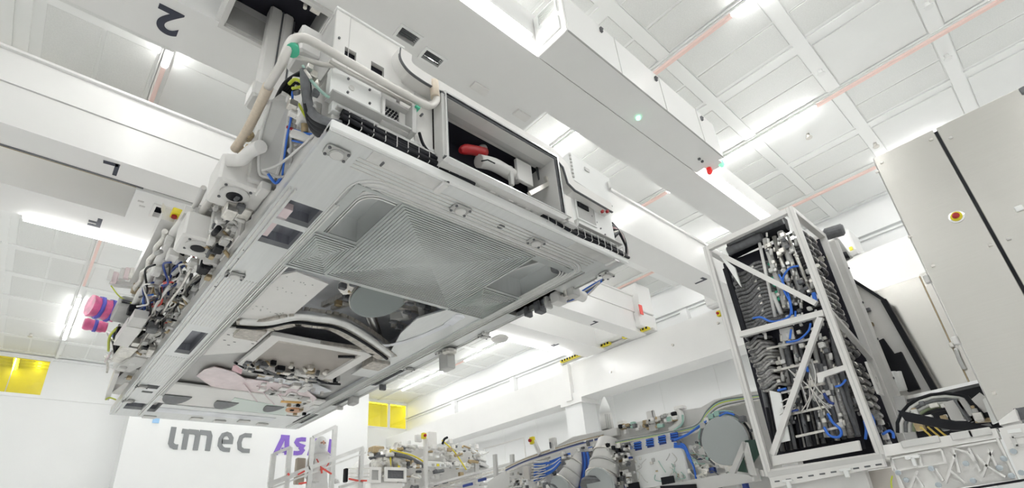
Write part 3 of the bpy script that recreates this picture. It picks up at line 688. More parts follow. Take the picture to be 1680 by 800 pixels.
# amber and copper fitting
c = Q(482, 672, ZM)
obj('motor', MB().cyl((c.x, c.y, ZM - .02), (c.x, c.y, ZM + .12), .14, 14), COPPER, M, 'copper coloured round motor')
c2 = Q(482, 661, ZM); obj('motor_bracket', MB().bar(c2 - Vector((.22, 0, -.02)), c2 + Vector((.22, -.1, .02)), .09, .05), AMBER, M, 'amber motor bracket')
for k in range(6): c3 = Q(474 + 5 * k, 665 + (k % 3) * 7, ZM - .02); obj('clamp', MB().bbox(c3.x - .03, c3.y - .03, c3.z - .02, c3.x + .03, c3.y + .03, c3.z + .03, .005), BLACK if k % 2 else BRONZE, M)
# right side hanging parts
c = Q(733, 577, ZM); obj('hanging_bracket', MB().bbox(c.x - .07, c.y - .1, ZM - .26, c.x + .07, c.y + .1, ZM + .02, .01), GREYP, M)
c = Q(741, 573, ZM); obj('adjuster', MB().lathe((c.x - .04, c.y, ZM - .08), (0, 0, 1), [(0, .06), (.02, .10), (.06, .10), (.08, .05)], 16), SILV, M)
c = Q(822, 553, ZM); obj('adjuster', MB().lathe((c.x - .02, c.y, ZM - .05), (0, 0, 1), [(0, .10), (.03, .12), (.05, .10)], 18), OFFW, M)
c = Q(580, 652, ZM); obj('hanging_bracket', MB().bbox(c.x - .06, c.y - .1, ZM - .12, c.x + .06, c.y + .1, ZM + .02, .01), GREYP, M)
for px, py, s_ in ((890, 525, .10), (920, 512, .14), (945, 497, .10), (870, 520, .06), (905, 518, .05), (700, 595, .07), (690, 600, .05), (630, 640, .06), (560, 672, .06), (800, 550, .06), (660, 618, .05), (935, 490, .06)):
    c = P(px, py, 'x', 4.2); s_ *= .45; obj('side_bracket', MB().bbox(4.12, c.y - s_, max(c.z, ZM - .09), 4.2 + s_, c.y + s_, ZM + .05, .008), [LGREY, GREYP, DGREY, SILV][int(px) % 4], M)
c = P(950, 488, 'x', 4.3); obj('side_cylinder', MB().cyl(c + Vector((-.06, 0, .03)), c + Vector((.08, 0, .03)), .06, 16), OFFW, M)
for k in range(5):
    a = Q(925 + 3 * k, 497 - 2 * k, ZM + .12); b = Q(985 + 3 * k, 462 - 2 * k, ZM + .1)
    obj('cable', MB().tube(arc([a, (a + b) / 2 + Vector((.06, 0, -.03 + .02 * k)), b], 5), .012, 6), [SILV, BLUE, DGREY, OFFW, BLUE][k], M)

# ------------------------------------------------ body above the base
obj('base_rim', MB().bbox(MX0, 2.57, ZM + .005, MX1 + .04, 2.66, ZM + .085, .008), WHITE, M)
obj('base_side', MB().box(MX0, 2.66, ZM + .05, MX0 + .04, MY1, ZM + .13).box(MX1 - .04, 2.66, ZM + .05, MX1, MY1, ZM + .13).box(MX0, MY1 - .04, ZM + .05, MX1, MY1, ZM + .13), LGREY, M)
obj('body_shell', MB().box(1.16, 2.95, ZM + .24, 4.0, 4.37, 3.55).box(1.16, 4.36, 3.02, 4.0, 9.6, 3.5).box(1.16, 4.37, ZM + .18, 1.44, 9.6, 3.02).box(3.9, 4.37, ZM + .18, 4.0, 9.6, 3.02).box(1.3, 9.5, ZM + .12, 4.0, 10.7, 3.2), LGREY, M)
YFN = 2.6
def FP(px, py, y=YFN): return P(px, py, 'y', y)
def fbox(name, px0, py0, px1, py1, y0, y1, m, lab=None, c=.006, parent=None):
    a = FP(px0, py0, y0); b = FP(px1, py1, y0)
    return obj(name, MB().bbox(a.x, y0, a.z, b.x, y1, b.z, c), m, parent or M, lab)
obj('front_skirt', MB().bbox(1.06, 2.655, ZM + .085, 4.2, 2.95, ZM + .24, .004), OFFW, M)
def bundle(p, q, n, r, m, name, seed, sag=0):
    rr2 = random.Random(seed)
    for k in range(n):
        oy, oz = rr2.uniform(-.025, .025), rr2.uniform(-.04, .04)
        pts = []
        for j in range(13):
            t = j / 12; pts.append(Vector(p).lerp(Vector(q), t) + Vector((0, oy + .008 * sin(7 * t + k), oz + .008 * sin(9 * t + 2 * k) + sag * (1 - t) ** 3)))
        obj(name, MB().tube(pts, r, 6), m, M)
bundle((1.10, 2.60, 2.68), (2.22, 2.60, 2.665), 14, .0165, BLACK, 'cable', 1, .02)
bundle((2.98, 2.59, 2.62), (4.24, 2.59, 2.64), 12, .015, BLACK, 'cable', 2, .03)
bundle((2.22, 2.61, 2.665), (3.0, 2.61, 2.63), 4, .012, LGREY, 'cable', 3)
for k in range(12):
    x = 1.14 + k * .092; obj('cable_tie', MB().frame('x', x, x + .005, 2.56, 2.64, 2.625, 2.73, .004), LGREY, M)
for k in range(12):
    x = 3.03 + k * .100; obj('cable_tie', MB().frame('x', x, x + .005, 2.54, 2.64, 2.575, 2.68, .004), LGREY, M)
for k in range(7):
    x = 2.28 + k * .1; obj('bracket', MB().bbox(x, 2.565, 2.62, x + .06, 2.64, 2.70, .004), [LGREY, OFFW][k % 2], M)
obj('guard_plate', MB().bbox(2.24, 2.53, 2.70, 3.0, 2.65, 2.715, .004), WHITE, M)
obj('rail', MB().bbox(1.06, 2.575, 2.745, 1.98, 2.66, 2.757, .003), GREYP, M)
obj('rail', MB().bbox(1.35, 2.56, 2.72, 1.85, 2.66, 2.732, .003), LGREY, M)
obj('front_panel', MB().bbox(1.04, 2.615, 2.735, 1.88, 2.68, 2.825, .005), WHITE, M)
obj('front_panel', MB().bbox(1.01, 2.60, 2.845, 1.395, 2.68, 3.11, .006), WHITE, M)
obj('front_shelf', MB().bbox(1.0, 2.53, 2.812, 1.66, 2.66, 2.828, .004), GREYP, M)
vt = obj('vent_frame', MB().frame('y', 2.57, 2.66, 1.39, 1.635, 2.80, 3.05, .022), LGREY, M)
obj('vent_side', MB().bbox(1.61, 2.52, 2.79, 1.65, 2.66, 3.05, .004), GREYP, M)
obj('perforated_grille', MB().box(1.41, 2.64, 2.82, 1.62, 2.65, 3.03), LGREY, vt)
g = MB()
for i in range(8):
    for j in range(8):
        x = 1.42 + i * .027 + (j % 2) * .0135; z = 2.835 + j * .026
        if x < 1.62: g.tube([(x, 2.632, z), (x, 2.64, z)], .0105, 6)
stuff(obj('grille_holes', g, BLACK, vt))
obj('upper_panel', plate([1.01, 1.56], [3.13, 3.70], [(1.09, 1.18, 3.26, 3.36), (1.30, 1.41, 3.265, 3.365)], 0, .02), OFFW, M)
o = COL.objects['upper_panel']
for v in o.data.vertices: x, y, z = v.co; v.co = (x, 2.60 + z, y)
for x0, x1 in ((1.085, 1.185), (1.295, 1.415)):
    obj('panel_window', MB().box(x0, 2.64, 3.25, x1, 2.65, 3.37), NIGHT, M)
obj('panel_seam', MB().box(1.115, 2.596, 3.13, 1.119, 2.60, 3.70), LGREY, M)
obj('panel_lip', MB().bbox(1.0, 2.585, 3.695, 1.58, 2.64, 3.715, .003), WHITE, M)
obj('side_gusset', MB().prism([(1.01, 2.62, 3.13), (1.01, 2.62, 3.70), (1.01, 3.15, 3.62), (1.01, 3.15, 3.13)], (.02, 0, 0)), GREYP, M)
obj('top_cover', MB().bbox(1.0, 2.64, 3.68, 1.56, 3.5, 3.70, .004), OFFW, M)
tb = obj('junction_box', MB().bbox(.86, 2.86, 3.42, 1.03, 3.12, 3.70, .015), LGREY, M)
obj('box_latch', MB().bbox(.85, 2.92, 3.50, .862, 3.02, 3.54, .003), DGREY, tb)
obj('mid_panel', MB().bbox(1.56, 2.62, 2.80, 1.88, 2.68, 3.42, .005), OFFW, M)
obj('mid_seam', MB().box(1.69, 2.612, 2.8, 1.695, 2.62, 3.38), LGREY, M)
for px, py in ((571, 130), (570, 152), (606, 148), (606, 170), (568, 182), (604, 200), (588, 204), (605, 220), (669, 206), (671, 245), (692, 188), (556, 63), (628, 268), (735, 294), (790, 305), (845, 335), (880, 352), (912, 365), (670, 183), (978, 365), (985, 375), (992, 385), (970, 355), (1005, 370)):
    q = FP(px, py, 2.60); obj('bolt', MB().cyl((q.x, 2.588, q.z), (q.x, 2.63, q.z), .009, 6), DGREY, M)
obj('oval_badge', MB().cyl((1.16, 2.592, 2.99), (1.16, 2.61, 2.99), .022, 12), LGREY, M)
obj('door_cable', MB().tube(arc([FP(688, 218, 2.59), FP(695, 238, 2.58), FP(710, 255, 2.57), FP(728, 264, 2.57), FP(760, 278, 2.57)], 5), .012, 7), BLACK, M)
# ------------------------------------------------ big window frame
wf = obj('window_frame', MB().frame('y', 2.49, 2.60, 1.86, 3.21, 2.63, 3.34, .055), LGREY, M)
obj('frame_profile', MB().frame('y', 2.462, 2.49, 1.875, 3.195, 2.645, 3.325, .016), CHROME, wf)
obj('frame_profile', MB().frame('y', 2.475, 2.49, 1.90, 3.17, 2.67, 3.30, .008), DGREY, wf)
for k in range(3): obj('sill', MB().bbox(1.85, 2.43 + .02 * k, 2.615 + .022 * k, 3.22, 2.49, 2.625 + .022 * k, .003), CHROME if k % 2 == 0 else DGREY, wf)
obj('frame_corner', MB().bbox(3.21, 2.50, 2.62, 3.36, 2.60, 2.95, .02), OFFW, wf)
obj('frame_foot', MB().bar((3.22, 2.5, 2.60), (3.34, 2.5, 2.60), .05, .03).bar((3.34, 2.5, 2.60), (3.37, 2.5, 2.68), .05, .03), GREYP, wf)
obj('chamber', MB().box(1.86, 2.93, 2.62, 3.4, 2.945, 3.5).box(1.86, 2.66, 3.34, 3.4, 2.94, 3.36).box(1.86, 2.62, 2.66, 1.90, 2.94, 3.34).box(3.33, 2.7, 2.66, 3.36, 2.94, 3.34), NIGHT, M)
obj('chamber_side', MB().box(3.155, 2.60, 2.69, 3.17, 2.86, 3.30), LGREY, M)
obj('chamber_top', MB().box(1.92, 2.60, 3.285, 3.16, 2.66, 3.295), GREYP, M)
obj('robot_joint', MB().tube(arc([FP(755, 247, 2.68), FP(768, 245, 2.68), FP(795, 250, 2.70)], 4), [.02, .03, .04, .045, .045, .045, .045, .045, .045], 12), RED, M, 'red robot joint')
obj('robot_arm', MB().tube(arc([FP(785, 264, 2.70), FP(810, 270, 2.70), FP(835, 284, 2.72), FP(848, 292, 2.76)], 4), .06, 14), LGREY, M, 'pale grey robot arm')
obj('robot_elbow', MB().ball(FP(792, 244, 2.80), .045, 12), LGREY, M)
obj('arm_ring', MB().tube([FP(790, 264, 2.62), FP(800, 262, 2.62), FP(812, 268, 2.62)], .006, 6), BLACK, M)
fbox('equipment_panel', 847, 258, 876, 306, 2.66, 2.70, LGREY)
fbox('equipment_panel', 836, 270, 845, 304, 2.66, 2.70, GREYP)
obj('bracket', MB().bar(FP(868, 318, 2.6), FP(903, 300, 2.6), .03, .04).bar(FP(895, 290, 2.6), FP(903, 310, 2.6), .03, .03), SILV, M)
obj('hinge_pin', MB().bar(FP(880, 272, 2.7), FP(888, 308, 2.7), .015, .02), DGREY, M)
# ------------------------------------------------ white fascia duct
def fascia(pts, y0, y1, m, name, wd):
    mb = MB(); L = []; R = []
    for i, p in enumerate(pts):
        d0 = (p - pts[i-1]).normalized() if i else (pts[1] - p).normalized()
        d1 = (pts[i+1] - p).normalized() if i < len(pts) - 1 else d0
        t = (d0 + d1).normalized(); n = Vector((-t.z, 0, t.x)); k = wd / max(.5, n.dot(Vector((-d0.z, 0, d0.x))))
        L.append(p + n * k); R.append(p)
    for i in range(len(pts) - 1):
        q = [L[i], L[i+1], R[i+1], R[i]]
        mb.prism([(a.x, y0, a.z) for a in q], (0, y1 - y0, 0))
    return obj(name, mb, m, M)
lower = arc([FP(655, 78, 2.5), FP(655, 95, 2.5), FP(668, 115, 2.5), FP(690, 132, 2.5), FP(714, 146, 2.5)], 5)
lower += [FP(908, 258, 2.5), FP(922, 274, 2.5), FP(930, 300, 2.5), FP(942, 312, 2.5), FP(1004, 348, 2.5)]
low = [Vector((p.x, 0, p.z)) for p in lower]
fascia(low, 2.49, 2.72, OFFW, 'fascia_duct', .11)
fascia([p + Vector((0, 0, -.010)) for p in low], 2.484, 2.505, DGREY, 'fascia_shadow_strip', .009)  # dark strip standing in for the shade line between duct and window
obj('rear_frame', MB().bbox(1.56, 2.62, 3.40, 3.3, 2.70, 3.44, .004), OFFW, M)
lb = obj('lid_box', MB().prism([(3.42, 2.50, 3.16), (4.02, 2.50, 3.10), (4.07, 2.50, 3.50), (3.44, 2.50, 3.53)], (0, .2, 0)), WHITE, M)
obj('lid_seam', MB().bar((3.42, 2.495, 3.17), (4.02, 2.495, 3.11), .006, .010), GREYP, lb)
for k in range(7): obj('hinge_knuckle', MB().cyl((3.425, 2.49, 3.20 + k * .045), (3.425, 2.49, 3.225 + k * .045), .012, 8), LGREY, lb)
obj('lid_badge', MB().bbox(3.64, 2.49, 3.40, 3.72, 2.50, 3.44, .003), LGREY, lb)
obj('lid_handle', MB().bbox(4.0, 2.47, 3.32, 4.035, 2.50, 3.42, .008), LGREY, lb)
obj('front_panel', MB().bbox(3.36, 2.60, 2.72, 4.12, 2.66, 3.14, .006), WHITE, M)
obj('rail', MB().bbox(3.4, 2.56, 2.735, 4.18, 2.66, 2.747, .003), LGREY, M)
obj('square_opening', MB().frame('y', 2.585, 2.605, 3.52, 3.82, 2.82, 3.05, .014), WHITE, M)
obj('opening_back', MB().box(3.534, 2.590, 2.834, 3.806, 2.598, 3.036), GREYP, M)
obj('opening_gear', MB().bbox(3.55, 2.58, 2.97, 3.72, 2.59, 3.03, .004), BLACK, M)
for px in (988, 996): q = FP(px, 347, 2.48); obj('red_knob', MB().cyl((q.x, 2.465, q.z), (q.x, 2.49, q.z), .016, 8), RED, M, 'red knob')
for k in range(7):
    a = Vector((4.14, 2.62, 3.02 - .03 * k)); b = Vector((4.12 + .01 * k, 2.58, 2.62))
    obj('cable', MB().tube(arc([a, Vector((4.24 + .006 * k, 2.62, 2.95)), Vector((4.30, 2.6, 2.76 + .01 * k)), Vector((4.26, 2.6, 2.64)), b], 5), .014, 6), [BLACK, DGREY, mat('dull_rose', (.6, .4, .42), .5), BLACK, SILV, DGREY, BLACK][k], M)
# ------------------------------------------------ pale bent pipe round the near left corner
pp = [FP(440, 142, 2.9), FP(462, 105, 2.62), FP(468, 90, 2.56), FP(478, 68, 2.52), FP(495, 62, 2.5), FP(520, 72, 2.5), FP(600, 118, 2.5), FP(690, 168, 2.5), FP(708, 172, 2.5), FP(716, 163, 2.5), FP(714, 145, 2.5)]
obj('bent_pipe', MB().tube(arc(pp, 6), .030, 12), PIPE, M, 'pale bent pipe')
obj('pipe_sleeve', MB().cyl(FP(714, 160, 2.5), FP(712, 134, 2.5), .036, 12), BEIGE, M)
a = FP(478, 82, 2.55); obj('green_tape', MB().cyl(a - Vector((0, .02, .03)), a + Vector((0, 0, .03)), .045, 12), GREEN, M)
obj('bent_pipe', MB().tube([FP(482, 92, 2.6), FP(530, 106, 2.6), FP(548, 108, 2.6)], .016, 8), PIPE, M)
obj('under_pipe', MB().tube([FP(540, 100, 2.56), FP(675, 172, 2.56)], .013, 8), PIPE, M)
obj('green_tape', MB().bbox(1.63, 2.5, 3.03, 1.67, 2.56, 3.05, .003), GREEN, M)
hp = arc([FP(440, 142, 2.9), P(425, 175, 'z', 3.12), P(405, 215, 'z', 3.12), P(385, 245, 'z', 3.12)], 8)
bh = MB(); tt = []; hp = arc(hp, 3)
for i, p in enumerate(hp): tt.append(.037 if i % 2 else .029)
obj('corrugated_hose', MB().tube(hp, tt, 12), BEIGE, M, 'beige corrugated hose')
# ================================================================ LEFT FLANK OF THE MODULE
def Z(px, py, z): return P(px, py, 'z', z)
lr = random.Random(21)
# two flanged port blocks
for i, (px, py) in enumerate(((385, 320), (325, 405))):
    c = Z(px, py, 2.72)
    pb = obj('port_block', MB().bbox(c.x - .16, c.y - .14, 2.73, MX0 + .02, c.y + .24, 3.0, .02), OFFW, M)
    obj('block_cheek', MB().bbox(c.x + .03, c.y - .20, 2.78, MX0 + .06, c.y - .14, 3.04, .01), LGREY, pb)
    obj('port_ring', MB().lathe((c.x, c.y, 2.735), (0, 0, -1), [(0, .11), (.02, .11), (.03, .075)], 20), LGREY, pb)
    obj('port_bore', MB().cyl((c.x, c.y, 2.70), (c.x, c.y, 2.707), .062, 18), BLACK, pb)
    for k in range(4): a = pi / 4 + k * pi / 2; obj('bolt', MB().cyl((c.x + .13 * cos(a), c.y + .13 * sin(a), 2.72), (c.x + .13 * cos(a), c.y + .13 * sin(a), 2.735), .012, 6), DGREY, pb)
c = Z(345, 440, 2.66); obj('end_cap', MB().lathe(c, (0, 0, 1), [(0, .085), (.01, .10), (.16, .11), (.17, .06)], 20), OFFW, M)
c = Z(350, 428, 2.80); obj('end_cap_body', MB().bbox(c.x - .09, c.y - .10, 2.82, MX0 + .03, c.y + .10, 2.98, .02), OFFW, M)
# big rounded pale cover near the front corner
cov = [Z(462, 152, 3.02), Z(475, 165, 3.0), Z(470, 220, 2.9), Z(455, 285, 2.8), Z(437, 290, 2.8), Z(425, 280, 2.84), Z(428, 225, 2.95), Z(444, 165, 3.05)]
obj('rounded_cover', MB().prism(cov, (.06, .06, .08)), GREYP, M, 'large rounded grey cover')
obj('cover_rim', MB().tube(arc(cov, 3), .014, 6), LGREY, M)
# thick black loop of hose at the corner
for k in range(4):
    o_ = Vector((.015 * k, .02 * k, -.02 * k))
    obj('thick_hose', MB().tube(arc([Z(500, 115, 2.98) + o_, Z(502, 150, 2.85) + o_, Z(512, 185, 2.75) + o_, FP(535, 200, 2.66) + o_, FP(560, 205, 2.6) + o_ * .5], 6), .034, 8), BLACK if k else DGREY, M)
for k in range(5):
    o_ = Vector((.02 * k, .03 * k, .01 * k))
    obj('thick_hose', MB().tube(arc([Z(497, 118, 3.1) + o_, Z(470, 135, 3.1) + o_, Z(455, 160, 3.12) + o_, Z(440, 195, 3.1) + o_], 5), .018, 7), BLACK, M)
for k, (pts, m_, r) in enumerate([
    ([(480, 150, 2.9), (478, 190, 2.85), (470, 230, 2.8), (462, 300, 2.7)], BLUE, .009), ([(472, 210, 2.85), (500, 218, 2.8), (520, 222, 2.75)], BLUE, .010),
    ([(478, 230, 2.8), (505, 236, 2.75), (520, 238, 2.72)], BLUE, .008), ([(462, 290, 2.7), (452, 300, 2.68), (440, 285, 2.7)], BLUE, .012),
    ([(490, 170, 2.9), (505, 195, 2.8), (530, 210, 2.72), (545, 212, 2.68)], YG, .010), ([(474, 138, 3.0), (485, 130, 3.0), (498, 140, 2.95), (480, 145, 3.0)], YG, .012),
    ([(497, 108, 3.05), (505, 125, 2.95), (525, 148, 2.82), (540, 160, 2.8)], TEAL, .010), ([(475, 200, 2.85), (478, 260, 2.75), (465, 290, 2.7), (430, 280, 2.72)], GREYP, .012),
    ([(430, 280, 2.72), (460, 268, 2.72), (500, 235, 2.72), (520, 215, 2.72)], LGREY, .010), ([(471, 208, 2.84), (480, 212, 2.82)], RED, .012),
    ([(465, 305, 2.64), (490, 285, 2.64), (520, 250, 2.64)], LGREY, .012), ([(480, 306, 2.62), (505, 280, 2.62), (520, 262, 2.62)], GREYP, .012)]):
    obj('cable', MB().tube(arc([Z(*p) for p in pts], 6), r, 6), m_, M)
obj('cross_member', MB().bar(Z(478, 218, 2.8), Z(525, 232, 2.74), .035, .05), OFFW, M)
for k in range(26):
    px = lr.uniform(474, 520); py = 110 + (520 - px) * 1.2 + lr.uniform(0, 120) - 20
    if py > 300 - (px - 460) * .9: continue
    c = Z(px, py, lr.uniform(2.75, 3.0)); s_ = lr.uniform(.012, .032)
    m_ = lr.choice([SILV, SILV, OFFW, LGREY, DGREY, BRONZE, SILV, GREYP, DGREY])
    if lr.random() < .6: obj('fitting', MB().bbox(c.x - s_, c.y - s_, c.z - s_, c.x + s_, c.y + s_, c.z + s_, s_ * .2), m_, M)
    else: obj('fitting', MB().cyl(c, c + Vector((lr.uniform(-.05, .08), lr.uniform(-.05, .1), .05)), s_ * .8, 10), m_, M)
obj('flank_panel', MB().bbox(1.04, 2.95, ZM + .13, 1.10, 3.6, 3.1, .01), LGREY, M)
# lengthwise runs along the flank: pipes and channels following y
def run(x, z, y0, y1, r, m, name, lab=None, wob=.012, n=9, seg=8):
    pts = [Vector((x + wob * sin(3 * k + x * 40), y0 + (y1 - y0) * k / n, z + wob * cos(2.3 * k + z * 30))) for k in range(n + 1)]
    obj(name, MB().tube(arc(pts, 3), r, seg), m, M, lab)
for k, (x, z, y0, y1, r, m_) in enumerate([(.86, 3.10, 3.5, 8.6, .030, OFFW), (.78, 3.05, 4.2, 7.6, .035, PIPE), (.72, 3.16, 4.6, 8.0, .026, LGREY), (.95, 2.95, 4.1, 8.8, .022, SILV),
        (.66, 3.02, 5.0, 7.4, .040, OFFW), (.90, 2.86, 5.4, 8.9, .020, GREYP), (.98, 2.82, 5.6, 9.1, .016, SILV), (.84, 2.96, 5.6, 8.4, .022, ALU), (.92, 3.22, 3.2, 7.5, .028, LGREY),
        (.60, 3.08, 5.4, 7.0, .028, SILV), (.80, 2.78, 6.0, 9.2, .016, OFFW), (.88, 2.72, 5.4, 9.2, .014, SILV)]):
    run(x, z, y0, y1, r, m_, 'pipe')
for k in range(16):
    m_ = lr.choice([BLACK, BLACK, DGREY, NAVY, BLUE, REDT, LGREY, SILV, OFFW, DGREY, TEAL])
    run(lr.uniform(.72, 1.0), lr.uniform(2.72, 3.0), lr.uniform(5.2, 6.2), lr.uniform(7.0, 8.8), lr.uniform(.008, .014), m_, 'cable', wob=.03, seg=5)
obj('white_pipe', MB().tube(arc([Z(372, 262, 2.9), Z(395, 262, 2.9), Z(412, 248, 2.9), Z(428, 240, 2.85)], 5), .05, 12), OFFW, M)
# grey tapered channel beams that stick out to the left
obj('channel_beam', MB().bar(Z(277, 352, 3.2), Z(222, 462, 3.2), .11, .14), LGREY, M)
obj('channel_tip', MB().prism([Z(264, 343, 3.2), Z(270, 378, 3.15), Z(284, 380, 3.15), Z(288, 372, 3.2)], (.0, 0, .08)), OFFW, M)
obj('channel_beam', MB().bar(Z(312, 345, 3.1), Z(262, 430, 3.1), .09, .09), OFFW, M)
obj('channel_beam', MB().bar(Z(325, 345, 3.05), Z(285, 410, 3.05), .05, .06), GREYP, M)
obj('outrigger', MB().bar(Z(185, 465, 3.2), Z(240, 470, 3.1), .10, .05), LGREY, M)
for k in range(7):
    c = Z(180 + 7 * k, 458 + lr.uniform(-6, 10), 3.2); s_ = lr.uniform(.015, .035)
    obj('clamp', MB().bbox(c.x - s_, c.y - s_, 3.16, c.x + s_, c.y + s_, 3.30, .005), lr.choice([SILV, LGREY, PALEPINK, OFFW]), M)
obj('cable', MB().tube(arc([Z(182, 468, 3.2), Z(195, 485, 3.1), Z(212, 495, 3.05), Z(230, 503, 3.0)], 5), .008, 6), YG, M)
for k in range(4): obj('cable', MB().tube(arc([Z(200, 492 + 2 * k, 3.05), Z(215, 496 + 2 * k, 3.05), Z(235, 508 + 2 * k, 3.0)], 5), .018, 6), BLACK if k % 2 else DGREY, M)
# lifting lug bracket carrying the pink wrapped ends
obj('lug_arm', MB().bar(Z(150, 515, 3.2), Z(215, 522, 3.1), .13, .09), LGREY, M)
obj('lug_plate', MB().bbox(.50, 7.3, 3.0, .78, 7.9, 3.14, .02), GREYP, M)
obj('lug_fork', MB().tube([Z(160, 512, 3.2), Z(208, 519, 3.14)], .06, 10), SILV, M)
# fork, dark enclosure, side boxes
cb_ = obj('dark_enclosure', MB().bar(Z(232, 508, 2.9), Z(222, 572, 2.9), .10, .12), BLACK, M)
obj('dark_enclosure', MB().bar(Z(218, 574, 2.8), Z(246, 578, 2.8), .10, .10), BLACK, M)
obj('tray', MB().bar(Z(226, 566, 2.78), Z(262, 540, 2.78), .14, .06), OFFW, M)
for k in range(4):
    obj('cable', MB().tube(arc([Z(190 + 3 * k, 540, 3.0), Z(188 + 3 * k, 565, 2.9), Z(192 + 4 * k, 590, 2.75)], 5), .022, 7), BLACK, M)
obj('cable', MB().tube(arc([Z(193, 537, 3.0), Z(180, 552, 2.95), Z(178, 575, 2.9)], 6), .016, 7), YG, M, 'yellow-green earth cable')
obj('cable', MB().tube([Z(172, 593, 2.8), Z(182, 578, 2.8)], .010, 6), PALEPINK, M)
for (a, b, m_, w_, h_) in [((200, 600), (238, 580), LGREY, .22, .14), ((198, 625), (225, 600), GREYP, .2, .1), ((225, 588), (250, 570), OFFW, .2, .1), ((178, 645), (195, 600), LGREY, .06, .22), ((190, 640), (215, 622), OFFW, .12, .12),
                        ((200, 560), (222, 530), OFFW, .16, .12), ((212, 545), (232, 515), LGREY, .14, .1), ((195, 590), (215, 565), SILV, .16, .08)]:
    obj('bracket_box', MB().bar(Z(*a, 2.72), Z(*b, 2.72), w_, h_), m_, M)
obj('cable', MB().tube(arc([Z(174, 655, 2.6), Z(180, 652, 2.6), Z(190, 655, 2.6)], 4), .012, 6), YG, M)
# dense fittings between the runs
for k in range(190):
    t = lr.random()
    # along the flank in photo terms from (455,250) to (215,610)
    y = 3.7 + 5.4 * t ** 1.05; x = lr.uniform(.62 if t > .3 else .8, 1.02); z = lr.uniform(2.66, 3.25)
    if x < .8 and z < 2.85: z += .2
    s_ = lr.uniform(.015, .055); m_ = lr.choice([SILV, SILV, OFFW, OFFW, LGREY, LGREY, GREYP, DGREY, BRONZE, ALU, BLACK])
    q_ = lr.random()
    if q_ < .45: obj('fitting', MB().bbox(x - s_, y - s_ * 1.6, z - s_, x + s_, y + s_ * 1.6, z + s_, s_ * .2), m_, M)
    elif q_ < .8: obj('fitting', MB().cyl((x, y, z), (x + lr.uniform(-.04, .04), y + lr.uniform(.04, .22), z + lr.uniform(-.03, .03)), s_ * .6, 9), m_, M)
    else:
        a = Vector((x, y, z)); obj('hose', MB().tube(arc([a, a + Vector((-.05, .12, .08)), a + Vector((.02, .3, .02)), a + Vector((.05, .42, -.06))], 4), s_ * .3, 6), lr.choice([BLACK, SILV, OFFW, BLUE, DGREY]), M)
for k in range(9):
    y = 3.6 + .62 * k; x = .80 + .02 * (k % 3)
    obj('bronze_coupling', MB().lathe((x, y, 3.12), (0, 1, .2), [(0, .022), (.02, .034), (.10, .034), (.12, .022)], 10), BRONZE, M)
for k in range(6):
    c = Z(395 - 14 * k, 262 + 22 * k, 3.2); obj('bronze_coupling', MB().cyl(c, c + Vector((0, .02, .14)), .03, 8), BRONZE, M)
for k in range(7):
    y = 4.4 + .72 * k; obj('side_plate', MB().bbox(1.02, y, ZM + .13, 1.06, y + .55, 2.95, .006), [OFFW, LGREY, GREYP][k % 3], M)
# glassy filter housing under the second port block
c = Z(398, 355, 2.75); obj('filter_bowl', MB().lathe(c + Vector((.0, 0, -.02)), (0, 0, 1), [(0, .05), (.02, .07), (.18, .075)], 14), mat('smoky_bowl', (.5, .52, .55), .1, alpha=.6), M)
# emergency stop and pink wrapped packets
es = thing('emergency_stop', 'small yellow box with a red button at the top left flank of the hanging module', 'emergency stop', Z(290, 350, 3.2))
c = Z(289, 350, 3.2); obj('box', MB().bbox(c.x - .04, c.y - .06, c.z - .03, c.x + .04, c.y + .06, c.z + .03, .006), YEL, es); obj('button', MB().cyl(c + Vector((-.01, 0, -.03)), c + Vector((-.01, 0, -.055)), .025, 10), RED, es)
for i, (a, b, l) in enumerate([((147, 500), (190, 512), 'pink plastic-wrapped end piece, upper of the two on the module bracket'), ((137, 530), (175, 537), 'pink plastic-wrapped end piece, lower of the two on the module bracket')]):
    p0, p1 = Z(*a, 3.2), Z(*b, 3.2)
    t = thing('wrapped_packet', l, 'wrapped packet', p0, 'pink wrapped packets')
    n_ = 9; pts = [p0.lerp(p1, k / n_) for k in range(n_ + 1)]; rr3 = random.Random(i)
    w_ = .135 if i == 0 else .08
    obj('film', MB().tube(pts, [w_ * (1 + rr3.uniform(-.12, .12)) for _ in pts], 9), PINK, t)
    for q_ in ((.35, .75) if i == 0 else (.5,)):
        c = p0.lerp(p1, q_); d = (p1 - p0).normalized(); obj('tape', MB().cyl(c - d * .02, c + d * .02, w_ * 1.14, 9), BLUETAPE, t)
# ================================================================ PIPE RACK
RX, RX1, RY0, RY1, RZ0, RZ1 = 5.2, 6.12, 1.22, 2.2, .42, 2.87
def X(px, py, x=5.2): return P(px, py, 'x', x)
R = thing('pipe_rack', 'tall white-framed rack packed with black hoses, pipes and blue cables, right of centre', 'pipe rack', (RX, RY0, RZ0))
t_ = .06
for x in (RX, RX1 - t_):
    for y in (RY0, RY1 - t_):
        p_ = obj('post', MB().bbox(x, y, RZ0, x + t_, y + t_, RZ1, .004), OFFW, R)
        if x == RX: obj('post_groove', MB().box(x - .002, y + .026, RZ0, x + .002, y + .034, RZ1), LGREY, p_)
for x in (RX, RX1 - t_):
    for z in (RZ0, RZ1 - t_): obj('beam', MB().bbox(x, RY0 + t_, z, x + t_, RY1 - t_, z + t_, .004), OFFW, R)
for y in (RY0, RY1 - t_):
    for z in (RZ0, RZ1 - t_): obj('beam', MB().bbox(RX + t_, y, z, RX1 - t_, y + t_, z + t_, .004), OFFW, R)
obj('beam', MB().bar(X(1212, 548) + Vector((.03, 0, 0)), X(1350, 512) + Vector((.03, 0, 0)), .055, .055), OFFW, R)
